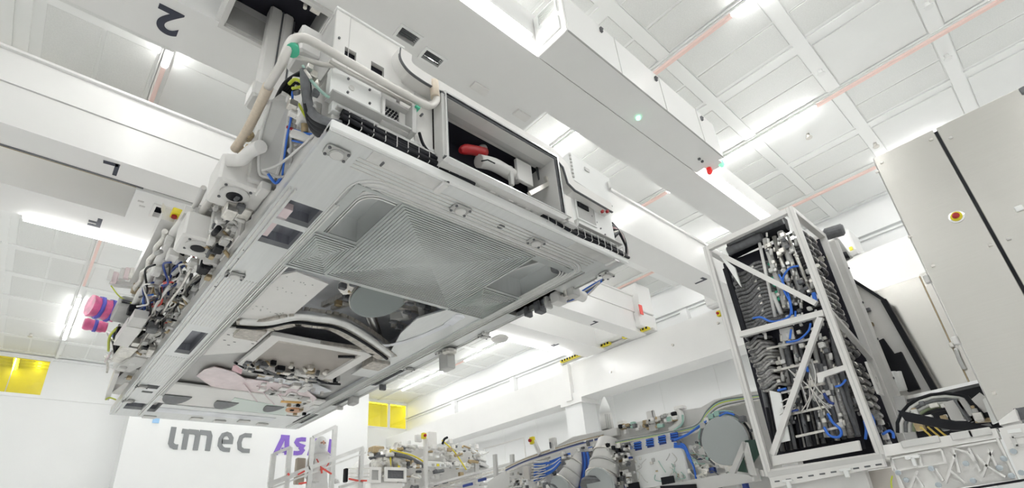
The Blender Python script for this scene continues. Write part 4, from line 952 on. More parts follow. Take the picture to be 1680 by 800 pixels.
for a, b in (((1183, 418), (1338, 497)), ((1345, 520), (1266, 745))):
    obj('brace', MB().bar(X(*a) + Vector((.02, 0, 0)), X(*b) + Vector((.02, 0, 0)), .045, .05), OFFW, R)
obj('gusset', MB().prism([X(1180, 418), X(1205, 438), X(1215, 470), X(1195, 440)], (.03, 0, 0)), WHITE, R)
obj('brace', MB().bar((RX + .03, RY0 + .03, 1.75), (RX1 - .03, RY0 + .03, 1.42), .045, .045), LGREY, R)
obj('sill_panel', MB().prism([X(1266, 748), X(1408, 722), X(1412, 738), X(1268, 764)], (.04, 0, 0)), OFFW, R)
obj('top_tray', MB().prism([X(1192, 400, 5.4), X(1285, 355, 5.4), X(1290, 375, 5.4), X(1196, 422, 5.4)], (.1, 0, 0)), BLACK, R)
obj('top_pipe', MB().cyl(X(1195, 412, 5.35), X(1250, 388, 5.35), .05, 12), DGREY, R)
for a, b, r in (((1195, 400), (1245, 378), .03), ((1240, 380), (1285, 362), .035)): obj('top_pipe', MB().cyl(X(*a, 5.32), X(*b, 5.32), r, 10), DGREY, R)
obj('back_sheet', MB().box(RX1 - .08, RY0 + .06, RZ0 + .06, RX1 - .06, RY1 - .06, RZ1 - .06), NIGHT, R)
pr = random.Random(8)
obj('shade_sheet', MB().prism([X(1186, 432, 5.5), X(1290, 392, 5.5), X(1345, 500, 5.5), X(1420, 735, 5.5), X(1275, 760, 5.5)], (.02, 0, 0)), NIGHT, R)  # added dark sheet standing in for the black shade inside the rack
obj('shadow_bar', MB().bar(X(1190, 440, 5.28), X(1222, 545, 5.28), .03, .05), BLACK, R)  # black bar standing in for the shadow behind the left post
# stacked braided hose loops, upper left
def rack_line(p0, p1, t): return Vector(p0).lerp(Vector(p1), t)
for k in range(17):
    t = k / 16
    a = Vector(X(1205 + 22 * t + pr.uniform(-2, 2), 452 + 100 * t, 5.36)); b = Vector(X(1262 + 22 * t, 430 + 92 * t, 5.40))
    m1 = a.lerp(b, .33) + Vector((-.05, 0, -.035)); m2 = a.lerp(b, .66) + Vector((-.03, 0, .03))
    obj('braided_hose', MB().tube(arc([a + Vector((.15, .02, -.02)), a, m1, m2, b, b + Vector((.12, -.06, .02))], 4), .021, 8), HOSE, R)
    obj('hose_ferrule', MB().cyl(a.lerp(b, .8), b, .026, 8), HOSE2, R)
    if k % 2 == 0: c = a.lerp(b, .55); obj('hose_ferrule', MB().cyl(c + Vector((-.03, .012, 0)), c + Vector((-.03, -.03, .0)), .026, 8), SILV, R)
    if k % 2 == 1 and k < 12: c = b + Vector((-.03, .0, .0)); obj('green_mark', MB().cyl(c, c + Vector((0, -.03, .01)), .020, 7), GREEN, R)
for k in range(20):
    t = k / 19
    a = Vector(X(1226 + 26 * t + pr.uniform(-4, 4), 565 + 75 * t, 5.34)); b = a + Vector((.02, -.16 - pr.uniform(0, .05), pr.uniform(.0, .03)))
    obj('braided_hose', MB().tube(arc([a, a.lerp(b, .3) + Vector((-.03, 0, -.02)), a.lerp(b, .7) + Vector((-.02, 0, .02)), b, b + Vector((.1, -.04, 0))], 4), .017, 7), HOSE2 if k % 3 else HOSE, R)
    obj('hose_ferrule', MB().cyl(a, a.lerp(b, .25), .021, 7), SILV if k % 2 else HOSE2, R)
# inner column of hose stack seen through the right side
for k in range(26):
    t = k / 25; z = 2.72 - 1.85 * t
    for q_, xx in enumerate((5.50, 5.72)):
        a = Vector((xx, RY0 + .09, z + .01 * q_)); b = Vector((xx + .19, RY0 + .10, z - .02))
        if pr.random() < .9: obj('braided_hose', MB().tube(arc([a + Vector((0, .12, 0)), a, a.lerp(b, .5) + Vector((0, -.03, -.02)), b, b + Vector((0, .12, 0))], 4), .020, 7), HOSE if pr.random() < .6 else HOSE2, R)
        if pr.random() < .5: obj('hose_ferrule', MB().cyl(a.lerp(b, .4) + Vector((0, -.03, -.01)), a.lerp(b, .7) + Vector((0, -.03, -.01)), .024, 7), SILV, R)
# vertical grey pipes, upper centre and lower half
for k, (p0, p1, r, m_) in enumerate([((1255, 392), (1290, 505), .030, LGREY), ((1270, 388), (1305, 500), .022, SILV), ((1280, 380), (1318, 490), .03, GREYP), ((1246, 398), (1272, 520), .016, OFFW), ((1292, 385), (1330, 480), .016, SILV),
        ((1300, 470), (1315, 500), .03, HOSE), ((1268, 480), (1282, 515), .02, OFFW)]):
    obj('riser_pipe', MB().cyl(X(*p0, 5.36), X(*p1, 5.36), r, 10), m_, R)
for k in range(13):
    x0_ = 1240 + 10.5 * k; p0 = X(x0_ - 2, 560 + (k % 3) * 8 - 1.4 * k, 5.42 + .02 * (k % 2)); p1 = X(x0_ + 34 + k * .6, 742 - k * 2.2, 5.42 + .02 * (k % 2))
    obj('riser_pipe', MB().tube(arc([p0, p0.lerp(p1, .3) + Vector((0, .008, 0)), p0.lerp(p1, .7), p1], 3), [.024, .020, .028][k % 3], 10), [DGREY, HOSE2, DGREY, BLACK, GREYP][k % 5], R)
for k in range(9):
    x0_ = 1335 + 8 * k; p0 = X(x0_ - 14, 585 + k * 4, 5.36); p1 = X(x0_ + 12 + k * 2, 718 - k, 5.36)
    if x0_ + 12 > 1400: continue
    obj('riser_pipe', MB().cyl(p0, p1, .017 + .008 * (k % 2), 9), [DGREY, GREYP, HOSE2][k % 3], R)
for k in range(7): obj('riser_pipe', MB().cyl(X(1258 + 11 * k, 668, 5.33), X(1272 + 11 * k, 742 - 2 * k, 5.33), .016, 8), DGREY if k % 2 else BLACK, R)
# fittings, valves, unions
for k in range(240):
    t = pr.random(); py = 385 + 330 * t
    lft = 1195 + (py - 400) * .25; rgt = 1318 + (py - 400) * .28
    px = pr.uniform(lft + 20, rgt - 4)
    if py < 540 and px < lft + 58: px += 45
    if 700 < py: continue
    c = X(px, py, 5.31); s_ = pr.uniform(.008, .026)
    m_ = pr.choice([SILV, SILV, SILV, OFFW, LGREY, GREYP, DGREY, ALU])
    if pr.random() < .5: obj('fitting', MB().bbox(c.x - s_, c.y - s_, c.z - s_, c.x + s_, c.y + s_, c.z + s_, s_ * .2), m_, R)
    else: obj('fitting', MB().cyl(c + Vector((0, 0, -s_ * 1.4)), c + Vector((0, -.01, s_ * 1.4)), s_ * .7, 8), m_, R)
for k in range(70):
    z = pr.uniform(RZ0 + .1, RZ1 - .2); x = pr.uniform(5.3, 6.0); s_ = pr.uniform(.01, .03)
    obj('fitting', MB().bbox(x - s_, RY0 + .06, z - s_, x + s_, RY0 + .06 + 2 * s_, z + s_, s_ * .2), pr.choice([SILV, OFFW, LGREY, DGREY, BLACK, BLUE if k % 5 == 0 else GREYP]), R)
# thin tubes
for k in range(7):
    a = X(pr.uniform(1290, 1340), pr.uniform(570, 640), 5.27); b = X(pr.uniform(1310, 1370), pr.uniform(650, 700), 5.27)
    obj('thin_tube', MB().tube(arc([a, a.lerp(b, .4) + Vector((-.04, pr.uniform(-.06, .06), -.03)), b], 5), .006, 5), pr.choice([OFFW, SILV, LGREY, PIPE]), R)
for k in range(6):
    a = X(1282 + pr.uniform(-5, 10), 655 + k * 5, 5.25); b = X(1305, 645 + k * 6, 5.27)
    obj('thin_tube', MB().tube(arc([a, a.lerp(b, .5) + Vector((-.02, 0, pr.uniform(-.02, .02))), b], 4), .006, 5), OFFW, R)
# blue cables
def bl(pts, r=.009, x=5.24, m_=BLUE): obj('blue_cable', MB().tube(arc([X(px, py, x) for px, py in pts], 6), r, 6), m_, R)
bl([(1310, 436), (1295, 440), (1285, 455), (1286, 475), (1296, 495), (1297, 515), (1285, 524), (1265, 527), (1248, 520), (1235, 522)], .011)
bl([(1278, 450), (1288, 470), (1296, 490), (1300, 515)], .009)
bl([(1330, 530), (1326, 543), (1310, 557), (1290, 561)], .010)
bl([(1358, 678), (1366, 692), (1378, 703), (1380, 712), (1373, 717), (1360, 713), (1352, 700)], .012)
bl([(1352, 645), (1360, 658), (1368, 662)], .013, m_=NAVY)
bl([(1388, 622), (1380, 631), (1370, 634)], .010)
bl([(1298, 540), (1296, 556)], .010); bl([(1320, 590), (1326, 610)], .012, m_=BLUE); bl([(1335, 480), (1338, 495)], .02); bl([(1276, 640), (1290, 637)], .012)
bl([(1292, 675), (1310, 672)], .010, m_=NAVY); bl([(1305, 510), (1305, 530)], .010)
for a, b in (((1425, 675), (1435, 700)), ((1448, 712), (1460, 706)), ((1460, 706), (1466, 718)), ((1418, 690), (1420, 720))):
    obj('blue_cable', MB().tube(arc([X(*a, 5.3), X((a[0] + b[0]) / 2 + 2, (a[1] + b[1]) / 2 - 2, 5.28), X(*b, 5.3)], 4), .011, 6), BLUE, R)
# plates
obj('mounting_plate', MB().prism([X(1340, 612), X(1385, 598), X(1388, 606), X(1352, 618), X(1350, 626), X(1342, 628)], (.03, 0, 0)), OFFW, R)
obj('mounting_plate', MB().prism([X(1262, 640, 5.25), X(1280, 644, 5.25), X(1296, 722, 5.25), X(1278, 726, 5.25)], (.02, 0, 0)), WHITE, R)
obj('label_plate', MB().prism([X(1278, 540, 5.3), X(1300, 535, 5.3), X(1304, 555, 5.3), X(1282, 560, 5.3)], (.01, 0, 0)), LGREY, R)
for k in range(5): obj('cross_rail', MB().bar(X(1258 + 12 * k, 572 + 36 * k, 5.28), X(1330 + 12 * k, 556 + 36 * k, 5.28), .014, .02), SILV, R)
obj('perforated_bracket', plate([0, .16], [0, .3], [(.03, .07, .04, .09), (.09, .13, .12, .17), (.03, .07, .2, .25)], 0, .02), OFFW, R)
o = COL.objects['perforated_bracket']
for v in o.data.vertices: x, y, z = v.co; v.co = (5.62 + x, RY0 - .03 + z, 1.0 + y)
for k in range(12):
    x = 5.5 + .05 * k; obj('riser_pipe', MB().cyl((x, RY0 + .12, RZ0 + .05), (x + .02, RY0 + .12, 1.4 - .03 * k), .018, 8), [DGREY, HOSE2, BLACK][k % 3], R)
# back side channel post with cap
obj('rear_channel', MB().bbox(RX1 - .02, RY0 - .08, RZ0, RX1 + .05, RY0 + .05, RZ1 - .1, .02), LGREY, R)
obj('rear_channel', MB().bbox(RX1 + .12, RY0 - .02, RZ0, RX1 + .2, RY0 + .05, RZ1 - .15, .02), SILV, R)
for k in range(5): obj('bolt', MB().cyl((RX1 + .0, RY0 - .09, .8 + .4 * k), (RX1, RY0 - .08, .8 + .4 * k), .012, 6), DGREY, R)
# camera unit above the rack, behind
cu = thing('pan_camera', 'dark cylindrical sensor unit behind the top of the pipe rack', 'sensor', X(1365, 405, 6.3))
obj('head', MB().lathe(X(1352, 385, 6.3), (.1, -1, -.1), [(0, .05), (.02, .07), (.18, .07), (.2, .05)], 14), DGREY, cu)
obj('bracket', MB().bar(X(1368, 395, 6.3), X(1390, 425, 6.3), .09, .10), GREYP, cu)
obj('knob', MB().cyl(X(1384, 415, 6.2), X(1390, 425, 6.2), .03, 8), BLACK, cu)
obj('stem', MB().bar(X(1375, 420, 6.3), X(1400, 520, 6.3), .08, .08), DGREY, cu)
wpn = thing('white_side_cabinet', 'white enclosure with dark edge just behind the rack, left of the lower steel cabinet', 'enclosure', (6.5, 1.1, .8))
obj('body', MB().prism([X(1382, 452, 6.36), X(1440, 480, 6.36), X(1492, 560, 6.36), X(1545, 655, 6.36), X(1500, 690, 6.36), X(1440, 600, 6.36)], (.10, 0, 0)), OFFW, wpn)
obj('edge_trim', MB().bar(X(1388, 452, 6.33), X(1450, 492, 6.33), .05, .03).bar(X(1450, 492, 6.33), X(1545, 660, 6.33), .05, .05), BLACK, wpn)
obj('strap', MB().bar(X(1440, 560, 6.33), X(1475, 610, 6.33), .04, .12).bar(X(1470, 580, 6.33), X(1500, 640, 6.33), .05, .10), BLACK, wpn)
for k, (px, py) in enumerate(((1404, 495), (1422, 508), (1427, 532), (1415, 540))): c = X(px, py, 6.32); obj('catch', MB().bbox(c.x, c.y - .03, c.z - .02, c.x + .04, c.y + .03, c.z + .02, .005), [GREYP, DGREY, BRONZE, SILV][k], wpn)
for k in range(2): obj('white_cylinder', MB().cyl(X(1462 + 9 * k, 610, 6.2), X(1472 + 9 * k, 640, 6.2), .04, 12), WHITE, wpn)

# ================================================================ STEEL CABINETS
Cb = thing('steel_cabinet', 'big brushed steel cabinet with tall doors and a red emergency button at the right edge', 'cabinet', (4.6, -1.2, .5))
obj('carcass', MB().box(4.62, -2.2, .52, 6.3, .40, 2.59), STEEL, Cb)
for k, (y0, y1) in enumerate(((.012, .415), (-.82, -.008), (-1.7, -.84))):
    obj('door', MB().bbox(4.592, y0, .50, 4.62, y1, 2.605, .004), STEEL, Cb)
obj('side_strip', MB().box(4.60, .415, .5, 4.64, .421, 2.56), GREYP, Cb)
obj('seam', MB().box(4.597, -.008, .5, 4.615, .012, 2.58), BLACK, Cb)
eb = obj('emergency_button', MB().lathe((4.592, .125, 1.88), (-1, 0, 0), [(0, .045), (.006, .045), (.008, .03), (.02, .03)], 24), CHROME, Cb)
obj('button_collar', MB().lathe((4.585, .125, 1.88), (-1, 0, 0), [(0, .034), (.012, .034), (.014, .028)], 20), YEL, eb)
obj('button', MB().lathe((4.572, .125, 1.88), (-1, 0, 0), [(0, .018), (.01, .022), (.02, .020), (.024, .012)], 18), RED, eb)
for px, py in ((1447, 267), (1528, 229), (1560, 226), (1655, 392), (1625, 402), (1531, 436), (1631, 645), (1440, 282), (1493, 388)):
    q = X(px, py, 4.592); obj('screw', MB().bbox(4.584, q.y - .012, q.z - .010, 4.594, q.y + .012, q.z + .010, .003).cyl((4.586, q.y, q.z), (4.580, q.y, q.z), .007, 8), SILV if px not in (1560, 1655) else LGREY, Cb)
q = X(1672, 342, 4.592); obj('lock_plate', MB().bbox(4.582, q.y - .02, q.z - .02, 4.594, q.y + .02, q.z + .02, .003), WHITE, Cb)
q = X(1678, 148, 4.592); obj('hinge', MB().bbox(4.575, q.y - .02, q.z - .03, 4.594, q.y + .015, q.z + .02, .004), DGREY, Cb)
for z in (1.05, 1.52): q = Vector((4.6, .43, z)); obj('hinge', MB().bbox(4.59, .42, z - .03, 4.63, .45, z + .03, .005), LGREY, Cb)
C2 = thing('steel_cabinet', 'lower brushed steel cabinet standing behind, between the pipe rack and the big cabinet', 'cabinet', (6.5, .3, 1.0))
obj('carcass', MB().box(6.52, .0, 1.05, 7.6, 1.16, 2.18), STEEL, C2)
obj('door', MB().bbox(6.49, .66, 1.05, 6.52, 1.165, 2.20, .004), STEEL, C2)
obj('door', MB().bbox(6.49, .20, 1.05, 6.52, .652, 2.22, .004), STEEL, C2)
obj('seam', MB().box(6.494, .651, 1.05, 6.515, .662, 2.2), BRONZE, C2)
hd = obj('handle', MB().tube(arc([X(1568, 572, 6.46), X(1572, 585, 6.44), X(1578, 598, 6.44), X(1582, 604, 6.46)], 3), .016, 8), WHITE, C2)
obj('handle_mount', MB().bbox(6.45, .64, 1.42, 6.49, .67, 1.47, .004), SILV, C2)
obj('bottom_rail', MB().bar(X(1482, 654, 6.3), X(1606, 626, 6.3), .05, .03), CHROME, C2)
obj('bottom_rail', MB().bar(X(1482, 658, 6.32), X(1608, 632, 6.32), .04, .03), DGREY, C2)

# ================================================================ BASE FRAME UNDER RACK AND CABINETS
def Y4(px, py, x=4.4): return P(px, py, 'x', x)
bf = thing('base_frame', 'ribbed pale grey cast base panel with X bracing below the cabinets, lower right', 'base frame', (4.4, .4, -.2))
obj('upper_band', MB().prism([Y4(1448, 730), Y4(1633, 702), Y4(1640, 718), Y4(1453, 748)], (.10, 0, 0)), OFFW, bf)
obj('panel', MB().prism([Y4(1458, 746, 4.43), Y4(1636, 716, 4.43), Y4(1668, 786, 4.43), Y4(1480, 812, 4.43)], (.08, 0, 0)), OFFW, bf)
def rib(a, b, w=.011, m_=OFFW, x=4.41): obj('rib', MB().bar(Y4(*a, x), Y4(*b, x), .022, w), m_, bf)
for a, b in (((1461, 750), (1484, 802)), ((1636, 718), (1668, 786)), ((1564, 735), (1575, 775)), ((1590, 735), (1608, 772)), ((1628, 737), (1612, 782)), ((1588, 742), (1602, 760)), ((1567, 745), (1552, 792)), ((1560, 772), (1585, 792)), ((1590, 742), (1560, 734)),
             ((1617, 762), (1650, 782)), ((1500, 775), (1515, 798)), ((1535, 768), (1548, 788)), ((1620, 735), (1636, 765)), ((1505, 772), (1492, 805)), ((1602, 745), (1620, 765)), ((1570, 733), (1635, 722))): rib(a, b)
rib((1462, 752), (1545, 737)); rib((1466, 772), (1552, 758)); rib((1545, 738), (1552, 760)); rib((1462, 752), (1466, 772)); rib((1508, 744), (1512, 764))
for px in (1495, 1525, 1578, 1608): a = Y4(px, 727 - (px - 1495) * .155, 4.395); obj('window_pad', MB().bbox(4.388, a.y - .055, a.z - .02, 4.402, a.y + .055, a.z + .025, .004), LGREY, bf)
for px, py in ((1528, 768), (1474, 775), (1585, 760), (1647, 752), (1660, 780), (1597, 788), (1540, 795), (1640, 767), (1487, 787)):
    c = Y4(px, py, 4.40); obj('bolt', MB().lathe(c, (-1, 0, 0), [(0, .017), (.012, .017), (.014, .008)], 8), mat('blued_bolt', (.45, .50, .54), .35, .6), bf)
c = Y4(1498, 752, 4.39); obj('toggle', MB().bbox(4.37, c.y - .04, c.z, 4.40, c.y + .04, c.z + .02, .004).bbox(4.37, c.y - .01, c.z - .05, 4.40, c.y + .01, c.z + .01, .003), WHITE, bf)
bf2 = thing('base_frame', 'pale grey base panel cut by the right edge of the picture', 'base frame', (4.3, -.2, -.1))
obj('panel', MB().prism([Y4(1638, 702), Y4(1700, 690), Y4(1730, 800), Y4(1690, 812), Y4(1672, 780)], (.1, 0, 0)), OFFW, bf2)
obj('recess_frame', MB().bar(Y4(1660, 716), Y4(1690, 711), .02, .02).bar(Y4(1660, 716), Y4(1668, 732), .02, .02).bar(Y4(1668, 732), Y4(1695, 728), .02, .02), LGREY, bf2)
obj('lettering_plate', MB().prism([Y4(1652, 705), Y4(1674, 702), Y4(1676, 708), Y4(1654, 711)], (-.004, 0, 0)), WHITE, bf2)
for px, py in ((1663, 740), (1676, 775)): c = Y4(px, py, 4.40); obj('bolt', MB().lathe(c, (-1, 0, 0), [(0, .016), (.012, .016)], 8), mat('blued_bolt', (.45, .50, .54), .35, .6), bf2)
obj('top_block', MB().prism([Y4(1638, 690), Y4(1665, 670), Y4(1672, 690), Y4(1640, 697)], (.15, 0, 0)), OFFW, bf2)
obj('dark_gap', MB().prism([Y4(1662, 670, 4.5), Y4(1700, 664, 4.5), Y4(1700, 684, 4.5), Y4(1668, 690, 4.5)], (.2, 0, 0)), DGREY, bf2)
obj('lower_dark_rail', MB().bar(Y4(1560, 806, 4.42), Y4(1700, 784, 4.42), .05, .012), BLACK, bf2)
# cable bay between the rack and the cabinet
cbay = thing('cable_bay', 'open bay of black and green cables under the lower steel cabinet', 'cable bay', (5.0, .5, .4))
obj('bay_back', MB().prism([X(1470, 665, 5.6), X(1612, 632, 5.6), X(1650, 705, 5.6), X(1495, 735, 5.6)], (.05, 0, 0)), BLACK, cbay)
for k in range(6):
    r0 = .15 + .024 * k; c = X(1552, 704, 5.25); pts = [c + Vector((0, r0 * 1.15 * cos(a), r0 * sin(a))) for a in [pi * (.04 + .92 * j / 10) for j in range(11)]]
    obj('bay_cable', MB().tube(pts, .013, 6), [BLACK, mat('olive_cable', (.20, .24, .14), .5), GREYP, DGREY, LGREY, BLACK][k], cbay)
obj('bay_box', MB().prism([X(1546, 660, 5.2), X(1566, 655, 5.2), X(1582, 688, 5.2), X(1560, 688, 5.2)], (.1, 0, 0)), LGREY, cbay)
for a, b, w_, m_ in (((1568, 655), (1592, 690), .03, DGREY), ((1576, 655), (1600, 690), .05, GREYP), ((1585, 650), (1615, 685), .03, BLACK), ((1590, 688), (1640, 676), .04, BLACK), ((1600, 650), (1630, 672), .08, LGREY), ((1600, 690), (1625, 688), .03, BRONZE)):
    obj('bay_strut', MB().bar(X(*a, 5.15), X(*b, 5.15), .03, w_), m_, cbay)
obj('black_duct', MB().prism([X(1472, 672, 4.75), X(1530, 684, 4.75), X(1638, 701, 4.75), X(1600, 706, 4.75), X(1560, 705, 4.75), X(1485, 690, 4.75)], (.05, 0, 0)), BLACK, cbay)
for k in range(18):
    a = X(pr.uniform(1490, 1620), pr.uniform(660, 705), 5.1); s_ = pr.uniform(.01, .03)
    obj('bay_fitting', MB().bbox(a.x - s_, a.y - s_, a.z - s_, a.x + s_, a.y + s_, a.z + s_, .003), pr.choice([SILV, LGREY, OFFW, BRONZE, GREYP, DGREY]), cbay)
for k in range(3): obj('bay_cable', MB().tube(arc([X(1510 + 12 * k, 700, 4.95), X(1522 + 12 * k, 710, 4.9), X(1530 + 14 * k, 718, 4.9)], 4), .007, 5), mat('ochre_cable', (.65, .48, .08), .5), cbay)
obj('corner_post', MB().bar(X(1475, 650, 5.6), X(1500, 730, 5.6), .06, .08), GREYP, cbay)
obj('white_bracket', MB().prism([X(1612, 655, 5.0), X(1620, 650, 5.0), X(1640, 690, 5.0), X(1628, 695, 5.0)], (.05, 0, 0)), WHITE, cbay)
# rack base rails
rbs = thing('rack_base', 'pale slotted base rail with white toggles under the pipe rack', 'rack base', (5.1, 1.3, .2))
def rp(pts, d, name, m_, x=5.12): return obj(name, MB().prism([X(px, py, x) for px, py in pts], (d, 0, 0)), m_, rbs)
rp([(1258, 774), (1446, 744), (1448, 752), (1260, 783)], .12, 'top_rail', LGREY)
rp([(1262, 783), (1448, 752), (1452, 764), (1266, 800)], .06, 'slotted_rail', OFFW, 5.08)
rp([(1268, 798), (1418, 768), (1428, 800), (1272, 830)], .08, 'lower_panel', LGREY, 5.14)
rp([(1410, 775), (1470, 765), (1490, 860), (1300, 860), (1290, 795)], .3, 'plinth', mat('warm_plinth', (.62, .58, .54), .5), 5.3)
for k in range(10):
    px = 1275 + 18.5 * k; py = 789 - 3.05 * k; c = X(px, py, 5.078); obj('slot', MB().bbox(5.074, c.y - .022, c.z - .006, 5.082, c.y + .022, c.z + .006, .002), DGREY, rbs)
for px, py in ((1293, 790), (1388, 772)):
    c = X(px, py, 5.06); obj('toggle', MB().bbox(5.04, c.y - .045, c.z, 5.07, c.y + .045, c.z + .018, .004).bbox(5.04, c.y - .016, c.z - .05, 5.07, c.y + .016, c.z + .01, .004), WHITE, rbs)
obj('earth_wire', MB().tube(arc([X(1464, 780, 5.0), X(1462, 790, 5.0), X(1464, 805, 5.0)], 4), .006, 5), YG, rbs)
es = thing('emergency_stop', 'yellow box with red button on the left post of the pipe rack', 'emergency stop', X(1180, 515, 5.25))
c = X(1180, 514, 5.22); obj('box', MB().bbox(c.x - .02, c.y - .02, c.z - .03, c.x + .03, c.y + .025, c.z + .03, .005), YEL, es); obj('button', MB().cyl(c + Vector((-.02, .005, 0)), c + Vector((-.035, .005, 0)), .014, 10), RED, es)
obj('mount', MB().bbox(c.x - .01, c.y - .05, c.z - .03, c.x + .04, c.y - .02, c.z + .06, .005), LGREY, es)
# ================================================================ BACKGROUND MACHINES
def G(px, py, x=6.6): return P(px, py, 'x', x)
N = thing('illumination_module', 'long grey machine with blue hoses and a large round grey cover, lower centre right', 'machine', G(1050, 800) - Vector((0, 0, .6)))
sil = [(1262, 636), (1250, 640), (1215, 646), (1172, 655), (1150, 668), (1100, 676), (1040, 694), (990, 706), (940, 716), (900, 738), (866, 748), (830, 770), (800, 790), (790, 900), (1300, 870)]
obj('body', MB().prism([G(px, py, 6.75) for px, py in sil], (.7, 0, 0)), LGREY, N)
def gbox(name, px, py, w, h, d=.08, x=6.6, m_=LGREY, c=.008, par=None, tilt=None):
    p = G(px, py, x); s_ = w / 118.; k_ = h / 118.
    return obj(name, MB().bbox(x, p.y - s_ / 2, p.z - k_ / 2, x + d, p.y + s_ / 2, p.z + k_ / 2, c), m_, par or N)
def gtube(name, pts, r, m_, x=6.6, par=None, n=7): return obj(name, MB().tube(arc([G(px, py, x) for px, py in pts], 5), r, n), m_, par or N)
def gbar(name, a, b, w, m_, x=6.6, d=.05, par=None): return obj(name, MB().bar(G(*a, x), G(*b, x), d, w), m_, par or N)
# round cover with surrounding ring of cabling
c = G(1190, 722, 6.50); dr = (G(1190, 682, 6.5) - c).length
obj('round_cover', MB().lathe(c, (-1, 0, 0), [(0, dr), (.03, dr), (.04, dr * .97)], 40), DISC, N, 'large round matt grey cover')
obj('cover_ring', MB().lathe(c + Vector((.06, 0, 0)), (-1, 0, 0), [(0, dr * 1.16), (.04, dr * 1.16), (.05, dr * 1.1)], 36), SILV, N)
def around(a0, a1, k, r, m_): 
    pts = [c + Vector((-.0 + .02, dr * k * cos(math.radians(a0 + (a1 - a0) * j / 14)), dr * k * sin(math.radians(a0 + (a1 - a0) * j / 14)))) for j in range(15)]
    obj('ring_cable', MB().tube(pts, r, 6), m_, N)
around(20, 140, 1.12, .020, DGREY); around(150, 215, 1.08, .018, BLACK); around(40, 110, 1.17, .012, BLUE); around(-50, 40, 1.12, .018, DGREY); around(-20, 120, 1.22, .010, TEAL); around(200, 330, 1.1, .014, SILV)
around(60, 150, 1.06, .012, TEAL)
for k in range(22):
    a = lr.uniform(0, 2 * pi); q = c + Vector((.02, dr * 1.15 * cos(a), dr * 1.15 * sin(a))); s_ = lr.uniform(.015, .04)
    obj('fitting', MB().bbox(q.x - s_, q.y - s_, q.z - s_, q.x + s_, q.y + s_, q.z + s_, .004), lr.choice([SILV, DGREY, GREYP, OFFW, TEAL]), N)
# bundles running along the top edge
for k in range(9):
    m_ = [GREYP, DGREY, TEAL, YG, LGREY, GREYP, DGREY, OFFW, SILV][k]
    gtube('long_cable', [(1255, 646 + k), (1215, 650 + k * 1.5), (1180, 656 + k * 2), (1160, 672 + k * 2.2), (1145, 694 + k * 1.6), (1115, 704 + k * 1.2), (1040, 718 + k), (1000, 726 + k)], .012, m_, x=6.62)
for k in range(8):
    gtube('long_cable', [(990, 712 + 1.6 * k), (950, 722 + 1.6 * k), (905, 736 + 1.6 * k), (860, 752 + 1.4 * k), (830, 766 + 1.4 * k)], .012, [GREYP, BRONZE, LGREY, DGREY, NAVY, GREYP, LGREY, SILV][k], x=6.62)
# blue hoses
for k in range(9):
    gtube('blue_hose', [(920, 748 + k * 1.2), (908, 752 + 2.5 * k), (892, 757 + 3 * k), (876, 757 + 4.5 * k)], .013, BLUE if k % 3 else LGREY, x=6.55)
for k in range(4): gtube('blue_hose', [(955 + 3 * k, 741), (957 + 3 * k, 760), (954 + 3 * k, 785), (950 + 3 * k, 802)], .018, BLUE if k % 2 else NAVY, x=6.5)
for k in range(3): gtube('blue_hose', [(1106, 727 + 3 * k), (1122, 729 + 3 * k), (1130, 745 + 3 * k), (1138, 765), (1142, 785)], .013, BLUE, x=6.5)
gtube('blue_hose', [(1106, 722), (1128, 712), (1145, 700), (1160, 690)], .016, BLUE, x=6.5)
gtube('blue_hose', [(1180, 682), (1192, 677), (1205, 680)], .012, BLUE, x=6.45)
# slotted rail with blue loops behind
gbar('slotted_rail', (1035, 738), (1110, 720), .20, LGREY, x=6.6)
for k in range(4):
    a = (1046 + 20 * k, 731 - 5 * k)
    gbox('slot', *a, 13, 14, .02, 6.565, NAVY, .002)
    for j in range(3): gtube('blue_hose', [(a[0] - 6, a[1] - 4 + 4 * j), (a[0], a[1] - 5 + 4 * j), (a[0] + 6, a[1] - 6 + 4 * j)], .010, BLUE, x=6.55)
gbar('slotted_rail', (905, 752), (1000, 724), .10, LGREY, x=6.62)
for k in range(3): gbox('slot', 932 + 18 * k, 745 - 5 * k, 9, 5, .02, 6.58, BLUE, .002)
# discs and cans at the bottom edge
for k, (a, b, r) in enumerate([((962, 745), (920, 806), .20), ((1000, 725), (984, 800), .25)]):
    p0, p1 = G(*a, 6.7), G(*b, 6.35)
    obj('canister', MB().tube([p0, p1], [r * .72, r], 20), LGREY, N); d = (p1 - p0).normalized()
    for q_ in (.25, .5, .75): obj('canister_band', MB().tube([p0.lerp(p1, q_), p0.lerp(p1, q_ + .04)], r * (.74 + .28 * q_) + .012, 20), [SILV, GREYP, SILV][int(q_ * 4) - 1], N)
    obj('canister_rim', MB().tube([p1 - d * .03, p1 + d * .03], r * 1.12, 24), DGREY, N)
    cd = G(b[0] + (2 if k else 0), b[1] - 4, 6.2); obj('end_disc', MB().lathe(cd, (-1, .1, -.25), [(0, r), (.02, r), (.03, r * .96)], 28), DISC, N, 'matt grey end disc')
for k in range(60):
    px, py = lr.uniform(985, 1032), lr.uniform(725, 795)
    gbox('fitting', px, py, lr.uniform(3, 9), lr.uniform(3, 9), .06, 6.45, lr.choice([SILV, DGREY, LGREY, BLACK, OFFW]), .004)
